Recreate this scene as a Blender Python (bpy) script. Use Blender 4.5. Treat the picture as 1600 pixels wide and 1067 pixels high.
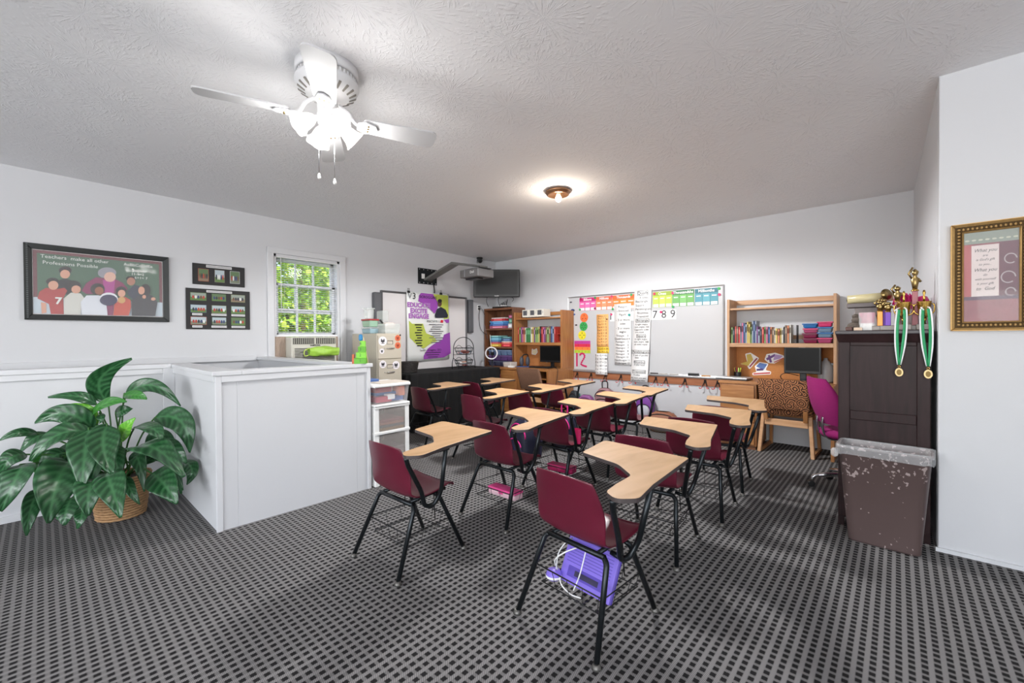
import bpy, bmesh, math, random
from math import sin, cos, pi, radians, sqrt, atan2
from mathutils import Vector, Matrix

random.seed(11)
for o in list(bpy.data.objects): bpy.data.objects.remove(o)
scene = bpy.context.scene
col = scene.collection

# ------------------------------------------------------------------ camera
cam_d = bpy.data.cameras.new('camera'); cam = bpy.data.objects.new('camera', cam_d); col.objects.link(cam)
YAW, PITCH, ROLL, FPX = 0.735021, 0.0093868, -0.0069087, 666.17
_f = Vector((-sin(YAW)*cos(PITCH), cos(YAW)*cos(PITCH), -sin(PITCH)))
_r = Vector((cos(YAW), sin(YAW), 0)); _u = _r.cross(_f)
_r2 = _r*cos(ROLL)+_u*sin(ROLL); _u2 = -_r*sin(ROLL)+_u*cos(ROLL)
cam.matrix_world = Matrix(((_r2.x,_u2.x,-_f.x,0),(_r2.y,_u2.y,-_f.y,0),(_r2.z,_u2.z,-_f.z,1.27),(0,0,0,1)))
cam_d.sensor_width = 36; cam_d.lens = 36*FPX/1600; cam_d.clip_start = 0.02; cam_d.clip_end = 200
scene.camera = cam

# ------------------------------------------------------------------ world, sun, added fill light, exposure
w = bpy.data.worlds.new('world'); scene.world = w; w.use_nodes = True
nt = w.node_tree; bg = nt.nodes['Background']
sky = nt.nodes.new('ShaderNodeTexSky'); sky.sky_type = 'NISHITA'; sky.sun_disc = False
sky.sun_elevation = radians(55); sky.sun_rotation = radians(200)
nt.links.new(sky.outputs[0], bg.inputs[0]); bg.inputs[1].default_value = 0.32
def light(name, kind, loc, energy, color=(1,1,1), rot=(0,0,0), **kw):
    d = bpy.data.lights.new(name, kind); d.energy = energy; d.color = color
    for k, v in kw.items(): setattr(d, k, v)
    o = bpy.data.objects.new(name, d); col.objects.link(o); o.location = loc; o.rotation_euler = rot
    return o
sun_o = light('sun', 'SUN', (0,0,20), 7.0, (1,.95,.85), angle=radians(1))
sun_o.rotation_euler = Vector((-.62,-.25,-.75)).to_track_quat('-Z','Y').to_euler()
# fill lamps added behind the camera, set in made-up rear window openings
RY = -6.5
for x in (-2.6, -0.2, 2.2):
    light('added_fill_light', 'AREA', (x,RY+.06,1.5), 90, (.985,.99,1.0), (radians(112),0,0), shape='RECTANGLE', size=1.8, size_y=1.5)
# fill lamps added out of view on the right, tilted up to brighten the ceiling
for y in (-4.2, -1.5):
    light('added_fill_light', 'AREA', (3.14,y,1.5), 94, (.985,.99,1.0), (radians(150),0,radians(90)), shape='RECTANGLE', size=2.0, size_y=1.5)
vs = scene.view_settings
scene.display_settings.display_device = 'sRGB'
vs.view_transform = 'Standard'; vs.look = 'None'; vs.exposure = 0.52; vs.gamma = 1; vs.use_curve_mapping = False

# ------------------------------------------------------------------ materials
def lin(c):
    r = []
    for v in c[:3]:
        v = v/255.0
        r.append(v/12.92 if v <= .04045 else ((v+.055)/1.055)**2.4)
    return (*r, 1)
MATS = {}
def mat(name, rgb, rough=.5, metal=0, var=0, scale=8, bump=0, bscale=60, emit=0, trans=0, alpha=1, coat=0, ecol=None, sheen=0, spec=None):
    if name in MATS: return MATS[name]
    m = bpy.data.materials.new(name); m.use_nodes = True; MATS[name] = m
    n = m.node_tree.nodes; l = m.node_tree.links; b = n['Principled BSDF']
    b.inputs['Base Color'].default_value = lin(rgb); b.inputs['Roughness'].default_value = rough
    b.inputs['Metallic'].default_value = metal
    if spec is not None: b.inputs['Specular IOR Level'].default_value = spec
    if trans: b.inputs['Transmission Weight'].default_value = trans
    if alpha < 1: b.inputs['Alpha'].default_value = alpha
    if coat: b.inputs['Coat Weight'].default_value = coat
    if sheen: b.inputs['Sheen Weight'].default_value = sheen
    if emit:
        b.inputs['Emission Color'].default_value = lin(ecol or rgb); b.inputs['Emission Strength'].default_value = emit
    if var or bump:
        tc = n.new('ShaderNodeTexCoord')
    if var:
        ns = n.new('ShaderNodeTexNoise'); ns.inputs['Scale'].default_value = scale; ns.inputs['Detail'].default_value = 4
        l.new(tc.outputs['Object'], ns.inputs['Vector'])
        hs = n.new('ShaderNodeMix'); hs.data_type = 'RGBA'
        c = lin(rgb); hs.inputs['A'].default_value = tuple(max(0,v*(1-var)) for v in c[:3])+(1,)
        hs.inputs['B'].default_value = tuple(min(1,v*(1+var)) for v in c[:3])+(1,)
        l.new(ns.outputs['Fac'], hs.inputs['Factor']); l.new(hs.outputs['Result'], b.inputs['Base Color'])
    if bump:
        nb = n.new('ShaderNodeTexNoise'); nb.inputs['Scale'].default_value = bscale; nb.inputs['Detail'].default_value = 3
        l.new(tc.outputs['Object'], nb.inputs['Vector'])
        bp = n.new('ShaderNodeBump'); bp.inputs['Strength'].default_value = bump; bp.inputs['Distance'].default_value = .01
        l.new(nb.outputs['Fac'], bp.inputs['Height']); l.new(bp.outputs['Normal'], b.inputs['Normal'])
    return m
def wood(name, c1, c2, sc=(1.5,30,30), rough=.42, nscale=1.0):
    m = bpy.data.materials.new(name); m.use_nodes = True; MATS[name] = m
    n = m.node_tree.nodes; l = m.node_tree.links; b = n['Principled BSDF']
    tc = n.new('ShaderNodeTexCoord'); mp = n.new('ShaderNodeMapping'); mp.inputs['Scale'].default_value = sc
    ns = n.new('ShaderNodeTexNoise'); ns.inputs['Scale'].default_value = nscale; ns.inputs['Detail'].default_value = 6; ns.inputs['Distortion'].default_value = .6
    rp = n.new('ShaderNodeValToRGB'); rp.color_ramp.elements[0].position = .32; rp.color_ramp.elements[1].position = .68
    rp.color_ramp.elements[0].color = lin(c1); rp.color_ramp.elements[1].color = lin(c2)
    l.new(tc.outputs['Object'], mp.inputs['Vector']); l.new(mp.outputs[0], ns.inputs['Vector']); l.new(ns.outputs['Fac'], rp.inputs[0])
    l.new(rp.outputs[0], b.inputs['Base Color']); b.inputs['Roughness'].default_value = rough
    return m
def carpet():
    m = bpy.data.materials.new('carpet_weave'); m.use_nodes = True
    n = m.node_tree.nodes; l = m.node_tree.links; b = n['Principled BSDF']; b.inputs['Roughness'].default_value = .95
    b.inputs['Specular IOR Level'].default_value = .1
    g = n.new('ShaderNodeNewGeometry'); sx = n.new('ShaderNodeSeparateXYZ'); l.new(g.outputs['Position'], sx.inputs[0])
    def M_(op, a, b_=None, c=None):
        q = n.new('ShaderNodeMath'); q.operation = op
        for i, v in enumerate((a, b_, c)):
            if v is None: continue
            if isinstance(v, (int, float)): q.inputs[i].default_value = v
            else: l.new(v, q.inputs[i])
        return q.outputs[0]
    def tri(src, per):   # 0 at cell centre .. 1 at cell edge
        f = M_('FRACT', M_('DIVIDE', M_('ADD', src, 50.0), per))
        return M_('MULTIPLY', M_('ABSOLUTE', M_('SUBTRACT', f, .5)), 2.0)
    X, Y = sx.outputs[0], sx.outputs[1]
    tx, ty = tri(X, .037), tri(Y, .036)
    def smooth(v, lo, hi):
        r = n.new('ShaderNodeMapRange'); r.interpolation_type = 'SMOOTHSTEP'
        r.inputs[1].default_value = lo; r.inputs[2].default_value = hi; r.inputs[3].default_value = 1; r.inputs[4].default_value = 0
        l.new(v, r.inputs[0]); return r.outputs[0]
    ns = n.new('ShaderNodeTexNoise'); ns.inputs['Scale'].default_value = 420; ns.inputs['Detail'].default_value = 2; l.new(g.outputs['Position'], ns.inputs[0])
    jit = M_('MULTIPLY', M_('SUBTRACT', ns.outputs['Fac'], .5), .5)
    colm = smooth(M_('ADD', tx, jit), .44, .64)
    dot = M_('MULTIPLY', colm, smooth(M_('ADD', ty, jit), .48, .72))
    rib = tri(M_('ADD', Y, M_('MULTIPLY', X, .8)), .0088)
    base = n.new('ShaderNodeMix'); base.data_type = 'RGBA'; base.inputs['A'].default_value = lin((160,158,158)); base.inputs['B'].default_value = lin((104,102,102)); l.new(rib, base.inputs['Factor'])
    c2 = n.new('ShaderNodeMix'); c2.data_type = 'RGBA'; c2.inputs['B'].default_value = lin((100,98,98)); l.new(M_('MULTIPLY', colm, .5), c2.inputs['Factor']); l.new(base.outputs['Result'], c2.inputs['A'])
    c3 = n.new('ShaderNodeMix'); c3.data_type = 'RGBA'; c3.inputs['B'].default_value = lin((40,39,40)); l.new(dot, c3.inputs['Factor']); l.new(c2.outputs['Result'], c3.inputs['A'])
    n2 = n.new('ShaderNodeTexNoise'); n2.inputs['Scale'].default_value = 1.3; n2.inputs['Detail'].default_value = 3; l.new(g.outputs['Position'], n2.inputs[0])
    c4 = n.new('ShaderNodeMix'); c4.data_type = 'RGBA'; c4.blend_type = 'MULTIPLY'; c4.inputs['B'].default_value = (.78,.77,.76,1)
    l.new(M_('MULTIPLY', n2.outputs['Fac'], .8), c4.inputs['Factor']); l.new(c3.outputs['Result'], c4.inputs['A']); l.new(c4.outputs['Result'], b.inputs['Base Color'])
    bp = n.new('ShaderNodeBump'); bp.inputs['Strength'].default_value = .5; bp.inputs['Distance'].default_value = .004
    l.new(M_('SUBTRACT', ns.outputs['Fac'], dot), bp.inputs['Height']); l.new(bp.outputs['Normal'], b.inputs['Normal'])
    return m
def stomp_ceiling():
    m = mat('ceiling_paint', (238,238,240), .85)
    n = m.node_tree.nodes; l = m.node_tree.links; b = n['Principled BSDF']
    g = n.new('ShaderNodeNewGeometry')
    hs = []
    for sc, sx, rot in ((1.9, (1,1.0,1), .3), (2.6, (1,1,1), 1.7)):
        mp = n.new('ShaderNodeMapping'); mp.inputs['Scale'].default_value = (sc,sc,.001); mp.inputs['Rotation'].default_value = (0,0,rot); l.new(g.outputs['Position'], mp.inputs['Vector'])
        wn = n.new('ShaderNodeTexNoise'); wn.inputs['Scale'].default_value = 3; l.new(mp.outputs[0], wn.inputs['Vector'])
        v = n.new('ShaderNodeTexVoronoi'); v.inputs['Scale'].default_value = 1.0; v.inputs['Randomness'].default_value = 1; l.new(mp.outputs[0], v.inputs['Vector'])
        sub = n.new('ShaderNodeVectorMath'); sub.operation = 'SUBTRACT'; l.new(mp.outputs[0], sub.inputs[0]); l.new(v.outputs['Position'], sub.inputs[1])
        s = n.new('ShaderNodeSeparateXYZ'); l.new(sub.outputs[0], s.inputs[0])
        at = n.new('ShaderNodeMath'); at.operation = 'ARCTAN2'; l.new(s.outputs[0], at.inputs[0]); l.new(s.outputs[1], at.inputs[1])
        cx = n.new('ShaderNodeCombineXYZ'); ml = n.new('ShaderNodeMath'); ml.operation = 'MULTIPLY'; ml.inputs[1].default_value = 6.5; l.new(at.outputs[0], ml.inputs[0]); l.new(ml.outputs[0], cx.inputs[0])
        d2 = n.new('ShaderNodeMath'); d2.operation = 'MULTIPLY'; d2.inputs[1].default_value = 7; l.new(v.outputs['Distance'], d2.inputs[0]); l.new(d2.outputs[0], cx.inputs[1]); l.new(wn.outputs['Fac'], cx.inputs[2])
        ns = n.new('ShaderNodeTexNoise'); ns.inputs['Scale'].default_value = 1.6; ns.inputs['Detail'].default_value = 3; l.new(cx.outputs[0], ns.inputs['Vector'])
        mr = n.new('ShaderNodeMapRange'); mr.inputs[1].default_value = .53; mr.inputs[2].default_value = .66; l.new(ns.outputs['Fac'], mr.inputs[0])
        fd = n.new('ShaderNodeMapRange'); fd.inputs[1].default_value = .75; fd.inputs[2].default_value = .2; l.new(v.outputs['Distance'], fd.inputs[0])
        mu = n.new('ShaderNodeMath'); mu.operation = 'MULTIPLY'; l.new(mr.outputs[0], mu.inputs[0]); l.new(fd.outputs[0], mu.inputs[1]); hs.append(mu.outputs[0])
    ad = n.new('ShaderNodeMath'); ad.operation = 'MAXIMUM'; l.new(hs[0], ad.inputs[0]); l.new(hs[1], ad.inputs[1])
    bp = n.new('ShaderNodeBump'); bp.inputs['Strength'].default_value = .45; bp.inputs['Distance'].default_value = .008
    l.new(ad.outputs[0], bp.inputs['Height']); l.new(bp.outputs['Normal'], b.inputs['Normal'])
    return m
WALL = mat('wall_paint', (206,207,210), .55, var=.035, scale=1.2, bump=.04, bscale=25)
TRIM = mat('trim_paint', (212,213,216), .35)
CEIL = stomp_ceiling(); CARPET = carpet()
BLACKP = mat('black_plastic', (22,22,24), .38); BLACKM = mat('black_metal', (40,44,47), .3, .7)
WHITEP = mat('white_plastic', (236,236,234), .35); CHROME = mat('chrome', (205,206,210), .18, 1)
GOLD = mat('gold_metal', (196,160,84), .25, 1); BRASS = mat('worn_brass', (150,128,84), .3, 1)
OAK = wood('oak_laminate', (152,98,52), (178,124,74), (3,40,40))
OAKV = wood('oak_laminate_upright', (150,96,52), (176,122,74), (30,30,3))
OAKL = wood('light_oak', (172,130,94), (196,155,118), (3,40,40))
OAKLV = wood('light_oak_upright', (168,126,90), (192,150,112), (30,30,3))
WALNUT = wood('brown_laminate', (104,66,44), (134,88,60), (3,30,30)); WALNUTV = wood('brown_laminate_upright', (98,62,42), (128,84,58), (30,30,3))
MAPLE = wood('maple_laminate', (184,144,100), (202,162,120), (14,3,14), .45)
MAPLE_EDGE = mat('tablet_edge_band', (66,58,58), .5)
ESPRESSO = wood('espresso_stain', (36,22,23), (50,33,34), (30,30,3), .42)
BURG = mat('burgundy_plastic', (94,20,42), .33, var=.08, scale=6)
ESPRESSO.node_tree.nodes['Principled BSDF'].inputs['Specular IOR Level'].default_value = .2
PAPER = mat('white_paper', (240,239,238), .6); INK = mat('black_ink', (36,36,42), .7); GREYINK = mat('grey_ink', (110,110,118), .7)

# ------------------------------------------------------------------ mesh builder
class MB:
    def __init__(s): s.v=[]; s.f=[]; s.m=[]; s.s=[]
    def face(s, idx, m=0, sm=False): s.f.append(tuple(idx)); s.m.append(m); s.s.append(sm)
    def box(s, x0,x1,y0,y1,z0,z1, m=0):
        b=len(s.v)
        s.v += [(x0,y0,z0),(x1,y0,z0),(x1,y1,z0),(x0,y1,z0),(x0,y0,z1),(x1,y0,z1),(x1,y1,z1),(x0,y1,z1)]
        for q in ((0,3,2,1),(4,5,6,7),(0,1,5,4),(1,2,6,5),(2,3,7,6),(3,0,4,7)): s.face([b+i for i in q], m)
        return s
    def hexa(s, pts, m=0):   # 8 corners ordered like box
        b=len(s.v); s.v += [tuple(p) for p in pts]
        for q in ((0,3,2,1),(4,5,6,7),(0,1,5,4),(1,2,6,5),(2,3,7,6),(3,0,4,7)): s.face([b+i for i in q], m)
        return s
    def quad(s, a,b_,c,d, m=0):
        b=len(s.v); s.v += [tuple(a),tuple(b_),tuple(c),tuple(d)]; s.face((b,b+1,b+2,b+3), m); return s
    def poly(s, pts, m=0):
        b=len(s.v); s.v += [tuple(p) for p in pts]; s.face(range(b,b+len(pts)), m); return s
    def tube(s, pts, r, n=8, m=0, closed=False, caps=True):
        P=[Vector(p) for p in pts]; k=len(P); R=r if isinstance(r,(list,tuple)) else [r]*k
        b=len(s.v); up=None
        for i in range(k):
            if closed: t=P[(i+1)%k]-P[i-1]
            else: t=P[min(i+1,k-1)]-P[max(i-1,0)]
            t.normalize()
            if up is None:
                up=Vector((0,0,1)) if abs(t.z)<.9 else Vector((1,0,0))
            a=up-t*up.dot(t)
            if a.length<1e-6: a=t.orthogonal()
            a.normalize(); up=a; c=t.cross(a)
            for j in range(n):
                q=2*pi*j/n; s.v.append(tuple(P[i]+(a*cos(q)+c*sin(q))*R[i]))
        for i in range(k if closed else k-1):
            i2=(i+1)%k
            for j in range(n):
                j2=(j+1)%n; s.face((b+i*n+j,b+i*n+j2,b+i2*n+j2,b+i2*n+j), m, True)
        if caps and not closed:
            s.face([b+j for j in range(n)][::-1], m); s.face([b+(k-1)*n+j for j in range(n)], m)
        return s
    def lathe(s, prof, n=20, c=(0,0,0), m=0, sx=1, sy=1, cap=True, wave=None):
        b=len(s.v); k=len(prof)
        for r,z in prof:
            for j in range(n):
                q=2*pi*j/n; s.v.append((c[0]+r*cos(q)*sx, c[1]+r*sin(q)*sy, c[2]+z))
        for i in range(k-1):
            for j in range(n):
                j2=(j+1)%n; s.face((b+i*n+j,b+i*n+j2,b+(i+1)*n+j2,b+(i+1)*n+j), m, True)
        if cap:
            if prof[0][0]>1e-5: s.face([b+j for j in range(n)][::-1], m)
            if prof[-1][0]>1e-5: s.face([b+(k-1)*n+j for j in range(n)], m)
        return s
    def ball(s, c, r, n=12, k=7, m=0):
        rx,ry,rz = r if isinstance(r,(list,tuple)) else (r,r,r)
        return s.lathe([(max(1e-6,sin(pi*i/k)), -cos(pi*i/k)*rz) for i in range(k+1)], n, c, m, rx, ry, cap=False)
    def prism(s, poly, z0, z1, m=0, ms=None, frame=None):   # outline in (a,b); frame maps (a,b,c)->point
        fr = frame or (lambda a,b_,c:(a,b_,c)); ms = m if ms is None else ms
        b=len(s.v); k=len(poly)
        s.v += [fr(p[0],p[1],z0) for p in poly]+[fr(p[0],p[1],z1) for p in poly]
        s.face(list(range(b,b+k))[::-1], ms); s.face(range(b+k,b+2*k), m)
        for i in range(k):
            j=(i+1)%k; s.face((b+i,b+j,b+k+j,b+k+i), ms)
        return s
    def grid(s, fn, nu, nv, m=0, sm=True, closeu=False):
        b=len(s.v)
        for i in range(nu+(0 if closeu else 1)):
            for j in range(nv+1): s.v.append(tuple(fn(i/nu, j/nv)))
        R=nu if closeu else nu+1
        for i in range(nu):
            for j in range(nv):
                i2=(i+1)%R; s.face((b+i*(nv+1)+j,b+i2*(nv+1)+j,b+i2*(nv+1)+j+1,b+i*(nv+1)+j+1), m, sm)
        return s
    def mesh(s, name, mats):
        me=bpy.data.meshes.new(name); me.from_pydata(s.v, [], s.f)
        for q in (mats if isinstance(mats,(list,tuple)) else [mats]): me.materials.append(q)
        me.polygons.foreach_set('material_index', s.m); me.polygons.foreach_set('use_smooth', s.s); me.update()
        return me
    def build(s, name, mats, parent=None, loc=None, rz=0, bev=0, seg=2, solid=0, sub=0, kind=None):
        o=bpy.data.objects.new(name, s.mesh(name, mats)); col.objects.link(o)
        if parent: o.parent=parent
        if loc: o.location=loc
        if rz: o.rotation_euler[2]=rz
        if solid:
            q=o.modifiers.new('solid','SOLIDIFY'); q.thickness=solid; q.offset=0
        if sub:
            q=o.modifiers.new('sub','SUBSURF'); q.levels=sub; q.render_levels=sub
        if bev:
            q=o.modifiers.new('bevel','BEVEL'); q.width=bev; q.segments=seg; q.limit_method='ANGLE'; q.angle_limit=radians(40)
        if kind: o['kind']=kind
        return o
def tag(o, label, cat, group=None, kind=None):
    o['label']=label; o['category']=cat
    if group: o['group']=group
    if kind: o['kind']=kind
    return o
def thing(name, label, cat, loc=(0,0,0), rz=0, group=None, kind=None):
    o=bpy.data.objects.new(name, None); col.objects.link(o); o.location=loc; o.rotation_euler[2]=rz; o.empty_display_size=.1
    return tag(o, label, cat, group, kind)
def struct(name, mb, m, label, cat, **kw):
    return tag(mb.build(name, m, **kw), label, cat, kind='structure')
def copy_tree(o, parent=None):
    c=o.copy(); col.objects.link(c)
    if parent: c.parent=parent
    for ch in list(o.children): copy_tree(ch, c)
    return c
def arc(c, r, a0, a1, n, f=lambda x,y:(x,y)):
    return [f(c[0]+r*cos(a0+(a1-a0)*i/n), c[1]+r*sin(a0+(a1-a0)*i/n)) for i in range(n+1)]
def roundpoly(P, R, n=4):
    out=[]; k=len(P)
    for i in range(k):
        p=Vector(P[i]); a=Vector(P[i-1])-p; b=Vector(P[(i+1)%k])-p
        r=R[i] if isinstance(R,(list,tuple)) else R
        if r<=0: out.append(tuple(p)); continue
        la,lb=a.length,b.length; a.normalize(); b.normalize(); th=a.angle(b); d=min(r/math.tan(th/2),la*.48,lb*.48)
        s_,e_=p+a*d,p+b*d
        for j in range(n+1):
            t=j/n; out.append(tuple(s_*(1-t)**2+p*2*t*(1-t)+e_*t*t))
    return out
def bez(pts, n=8):   # smooth curve through points (Catmull-Rom)
    P=[Vector(p) for p in pts]; P=[P[0]*2-P[1]]+P+[P[-1]*2-P[-2]]; out=[]
    for i in range(1,len(P)-2):
        for j in range(n):
            t=j/n; a,b,c,d=P[i-1:i+3]
            out.append(.5*((2*b)+(c-a)*t+(2*a-5*b+4*c-d)*t*t+(3*b-a-3*c+d)*t**3))
    out.append(P[-2]); return out
def fillet(pts, r, n=5):    # rounded corners on a 3D polyline
    out=[Vector(pts[0])]
    for i in range(1,len(pts)-1):
        p=Vector(pts[i]); a=Vector(pts[i-1])-p; b=Vector(pts[i+1])-p; d=min(r,a.length*.48,b.length*.48); a.normalize(); b.normalize()
        s_,e_=p+a*d,p+b*d
        for j in range(n+1): t=j/n; out.append(s_*(1-t)**2+p*2*t*(1-t)+e_*t*t)
    out.append(Vector(pts[-1])); return out
def text(parent, s, size, m, x, z, y=-.002, align='CENTER', shear=0, sx=1, bold=0, name='lettering', frame=None):
    # lettering in the local wall frame: x right, z up, facing -y
    c=bpy.data.curves.new(name,'FONT'); c.body=s; c.size=size; c.align_x=align; c.align_y='CENTER'; c.shear=shear; c.offset=bold; c.resolution_u=2
    t=bpy.data.objects.new('tmp',c); col.objects.link(t)
    dg=bpy.context.evaluated_depsgraph_get(); me=bpy.data.meshes.new_from_object(t.evaluated_get(dg)); bpy.data.objects.remove(t); bpy.data.curves.remove(c)
    fr = frame or (lambda a,b:(x+a*sx, y, z+b))
    for v in me.vertices: v.co=fr(v.co.x, v.co.y)
    me.materials.clear(); me.materials.append(m); me.name=name
    o=bpy.data.objects.new(name,me); col.objects.link(o)
    if parent: o.parent=parent
    return o
def flat(parent, name, m, poly, y=-.001, th=.0008):   # thin printed shape in the wall frame
    return MB().prism(poly, 0, th, frame=lambda a,b,c:(a,y-c,b)).build(name, m, parent)
def rect(x0,x1,z0,z1): return [(x0,z0),(x1,z0),(x1,z1),(x0,z1)]
def ell(cx,cz,rx,rz,n=16,a0=0): return [(cx+rx*cos(a0+2*pi*i/n), cz+rz*sin(a0+2*pi*i/n)) for i in range(n)]
ORD=['first','second','third','fourth','fifth','sixth','seventh','eighth','ninth','tenth','eleventh','twelfth','thirteenth','fourteenth','fifteenth','sixteenth','seventeenth','eighteenth','nineteenth','twentieth','twenty-first','twenty-second','twenty-third','twenty-fourth','twenty-fifth','twenty-sixth','twenty-seventh','twenty-eighth','twenty-ninth','thirtieth','thirty-first','thirty-second','thirty-third','thirty-fourth','thirty-fifth','thirty-sixth','thirty-seventh','thirty-eighth']

# ------------------------------------------------------------------ the room
XL, YB, YR = -5.70, 5.85, 3.527
fl=MB()
for b in ((-3.45,3.2,RY,3.6),(-3.45,.33,3.6,5.85),(-4.70,-3.45,RY,.85),(-5.7,-3.45,1.80,5.85)): fl.box(b[0],b[1],b[2],b[3],-.2,0)
struct('floor', fl, CARPET, 'grey carpet floor woven with rows of dark dots', 'floor')
cl=MB()
zl=lambda y: 2.79-.01388*(y+.2)
def cpt(x,y,t): return (x,y,zl(y)*(1-t)+(2.771+(.002*(3.5-y) if y<3.5 else -(y-3.527)*.0263))*t)
N=8
cl.grid(lambda u,v: cpt(XL+(.178-XL)*u, RY+(YR-RY)*v, u), N, N, sm=False)
cl.grid(lambda u,v: cpt(XL+(.178-XL)*u, YR+(YB-YR)*v, u), N, 4, sm=False)
cl.grid(lambda u,v: cpt(.178+(3.2-.178)*u, RY+(YR-RY)*v, 1), 4, N, sm=False)
struct('ceiling', cl, CEIL, 'white ceiling with a stomped plaster texture', 'ceiling', solid=.0)
wl=MB(); WY0,WY1,WZ0,WZ1=1.935,2.77,.93,2.325
for b in ((RY-.15,WY0,-2.4,2.95),(WY1,6.0,-2.4,2.95)): wl.box(-5.85,XL,b[0],b[1],b[2],b[3])
wl.box(-5.85,XL,WY0,WY1,-2.4,WZ0); wl.box(-5.85,XL,WY0,WY1,WZ1,2.95)
struct('wall_left', wl, WALL, 'white side wall with the window and whiteboard', 'wall')
struct('wall_back', MB().box(XL,.3,YB,6.0,-.2,2.95), WALL, 'white wall behind the long whiteboard', 'wall')
struct('wall_alcove', MB().prism([(.177,3.62),(.12,5.85),(.30,5.85),(.33,3.62)],-.2,2.95), WALL, 'narrow white return wall beside the dark wardrobe', 'wall')
struct('wall_right', MB().box(.178,3.35,YR,3.68,-.2,2.95), WALL, 'white wall with the gold picture frame', 'wall', bev=.006)
struct('baseboard_right', MB().prism([(.17,0),(.178,.004),(3.2,.004),(3.2,-.012),(.168,-.012)],0,.022,frame=lambda a,b,c:(a,YR-.004+b,c)), TRIM, 'thin white strip at the foot of the right wall', 'baseboard')
wr=MB(); xs=[-5.85,-3.55,-1.65,-1.15,.75,1.25,3.15,3.35]  # unseen rear wall; its window openings are added to hold the fill lamps
for i in range(0,8,2): wr.box(xs[i],xs[i+1],RY-.15,RY,-2.4,2.95)
for i in range(1,7,2): wr.box(xs[i],xs[i+1],RY-.15,RY,-2.4,.7); wr.box(xs[i],xs[i+1],RY-.15,RY,2.3,2.95)
struct('wall_rear', wr, WALL, 'white wall behind the viewer with three openings added for fill light', 'wall')
ws=MB(); ys=[RY,-5.25,-3.15,-2.55,-.45,YR]  # unseen side wall, openings made up for the upward fill lamps
for i in (0,2,4): ws.box(3.2,3.35,ys[i],ys[i+1],-.2,2.95)
for i in (1,3): ws.box(3.2,3.35,ys[i],ys[i+1],-.2,.7); ws.box(3.2,3.35,ys[i],ys[i+1],2.3,2.95)
struct('wall_side', ws, WALL, 'white side wall right of the viewer with two openings added for fill light', 'wall')
# stairwell: half walls with caps, the shaft and its stairs
lw=MB().box(-4.73,-4.61,RY,.80,-2.4,1.03)
LOWW=struct('wall_stair', lw, WALL, 'long white half wall behind the potted plant', 'half wall')
bx=MB().box(-4.73,-3.32,.77,.89,-2.4,1.03); bx.box(-3.44,-3.32,.89,1.75,-2.4,1.03); bx.box(-5.70,-3.32,1.75,1.87,-2.4,1.03)
struct('wall_stairbox', bx, WALL, 'white boxed half wall around the stair opening', 'half wall', bev=.003)
def trim(n, mb, label, **kw): return struct('trim_%d'%n, mb, TRIM, label, 'trim', bev=.004, **kw)
trim(1, MB().box(-4.77,-4.585,RY,.745,1.03,1.066), 'white cap rail along the long half wall')
trim(2, MB().box(-4.61,-4.594,RY,.69,.985,1.03), 'white apron strip under the half wall cap')
trim(3, MB().box(-4.61,-4.588,.69,.77,0,1.03), 'white upright trim where the half walls meet')
trim(4, MB().box(-4.77,-3.30,.745,.915,1.03,1.06).box(-3.465,-3.30,.915,1.725,1.03,1.06).box(-5.70,-3.30,1.725,1.89,1.03,1.06), 'white cap on the boxed half wall')
trim(5, MB().box(-3.32,-3.306,.80,1.84,.985,1.03), 'white apron strip on the boxed half wall')
trim(6, MB().box(-3.32,-3.308,.762,.80,0,1.03), 'white corner board at the near corner of the stair box')
trim(7, MB().box(-3.32,-3.308,1.84,1.872,0,1.03), 'white corner board at the far corner of the stair box')
trim(8, MB().box(-5.70,-5.655,RY,1.725,1.02,1.08), 'white ledge trim on the wall above the stair opening')
trim(9, MB().box(-4.73,-3.33,.757,.77,.985,1.03), 'white apron strip on the side of the stair box')
bb=MB().box(-4.61,-4.598,RY,.69,0,.05); struct('baseboard_stair', bb, TRIM, 'white baseboard under the long half wall', 'baseboard')
struct('floor_lower', MB().box(-5.7,-3.3,RY,1.9,-2.6,-2.4), CARPET, 'carpeted floor at the foot of the stairs', 'floor')
st=thing('staircase','carpeted stairs going down behind the half wall','stairs',kind='structure')
for i in range(12):
    MB().box(-5.70,-4.73,-2.9+i*.26,-2.9+(i+1)*.26,-2.4,-.18-i*.18).build('tread', CARPET, st)

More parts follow.
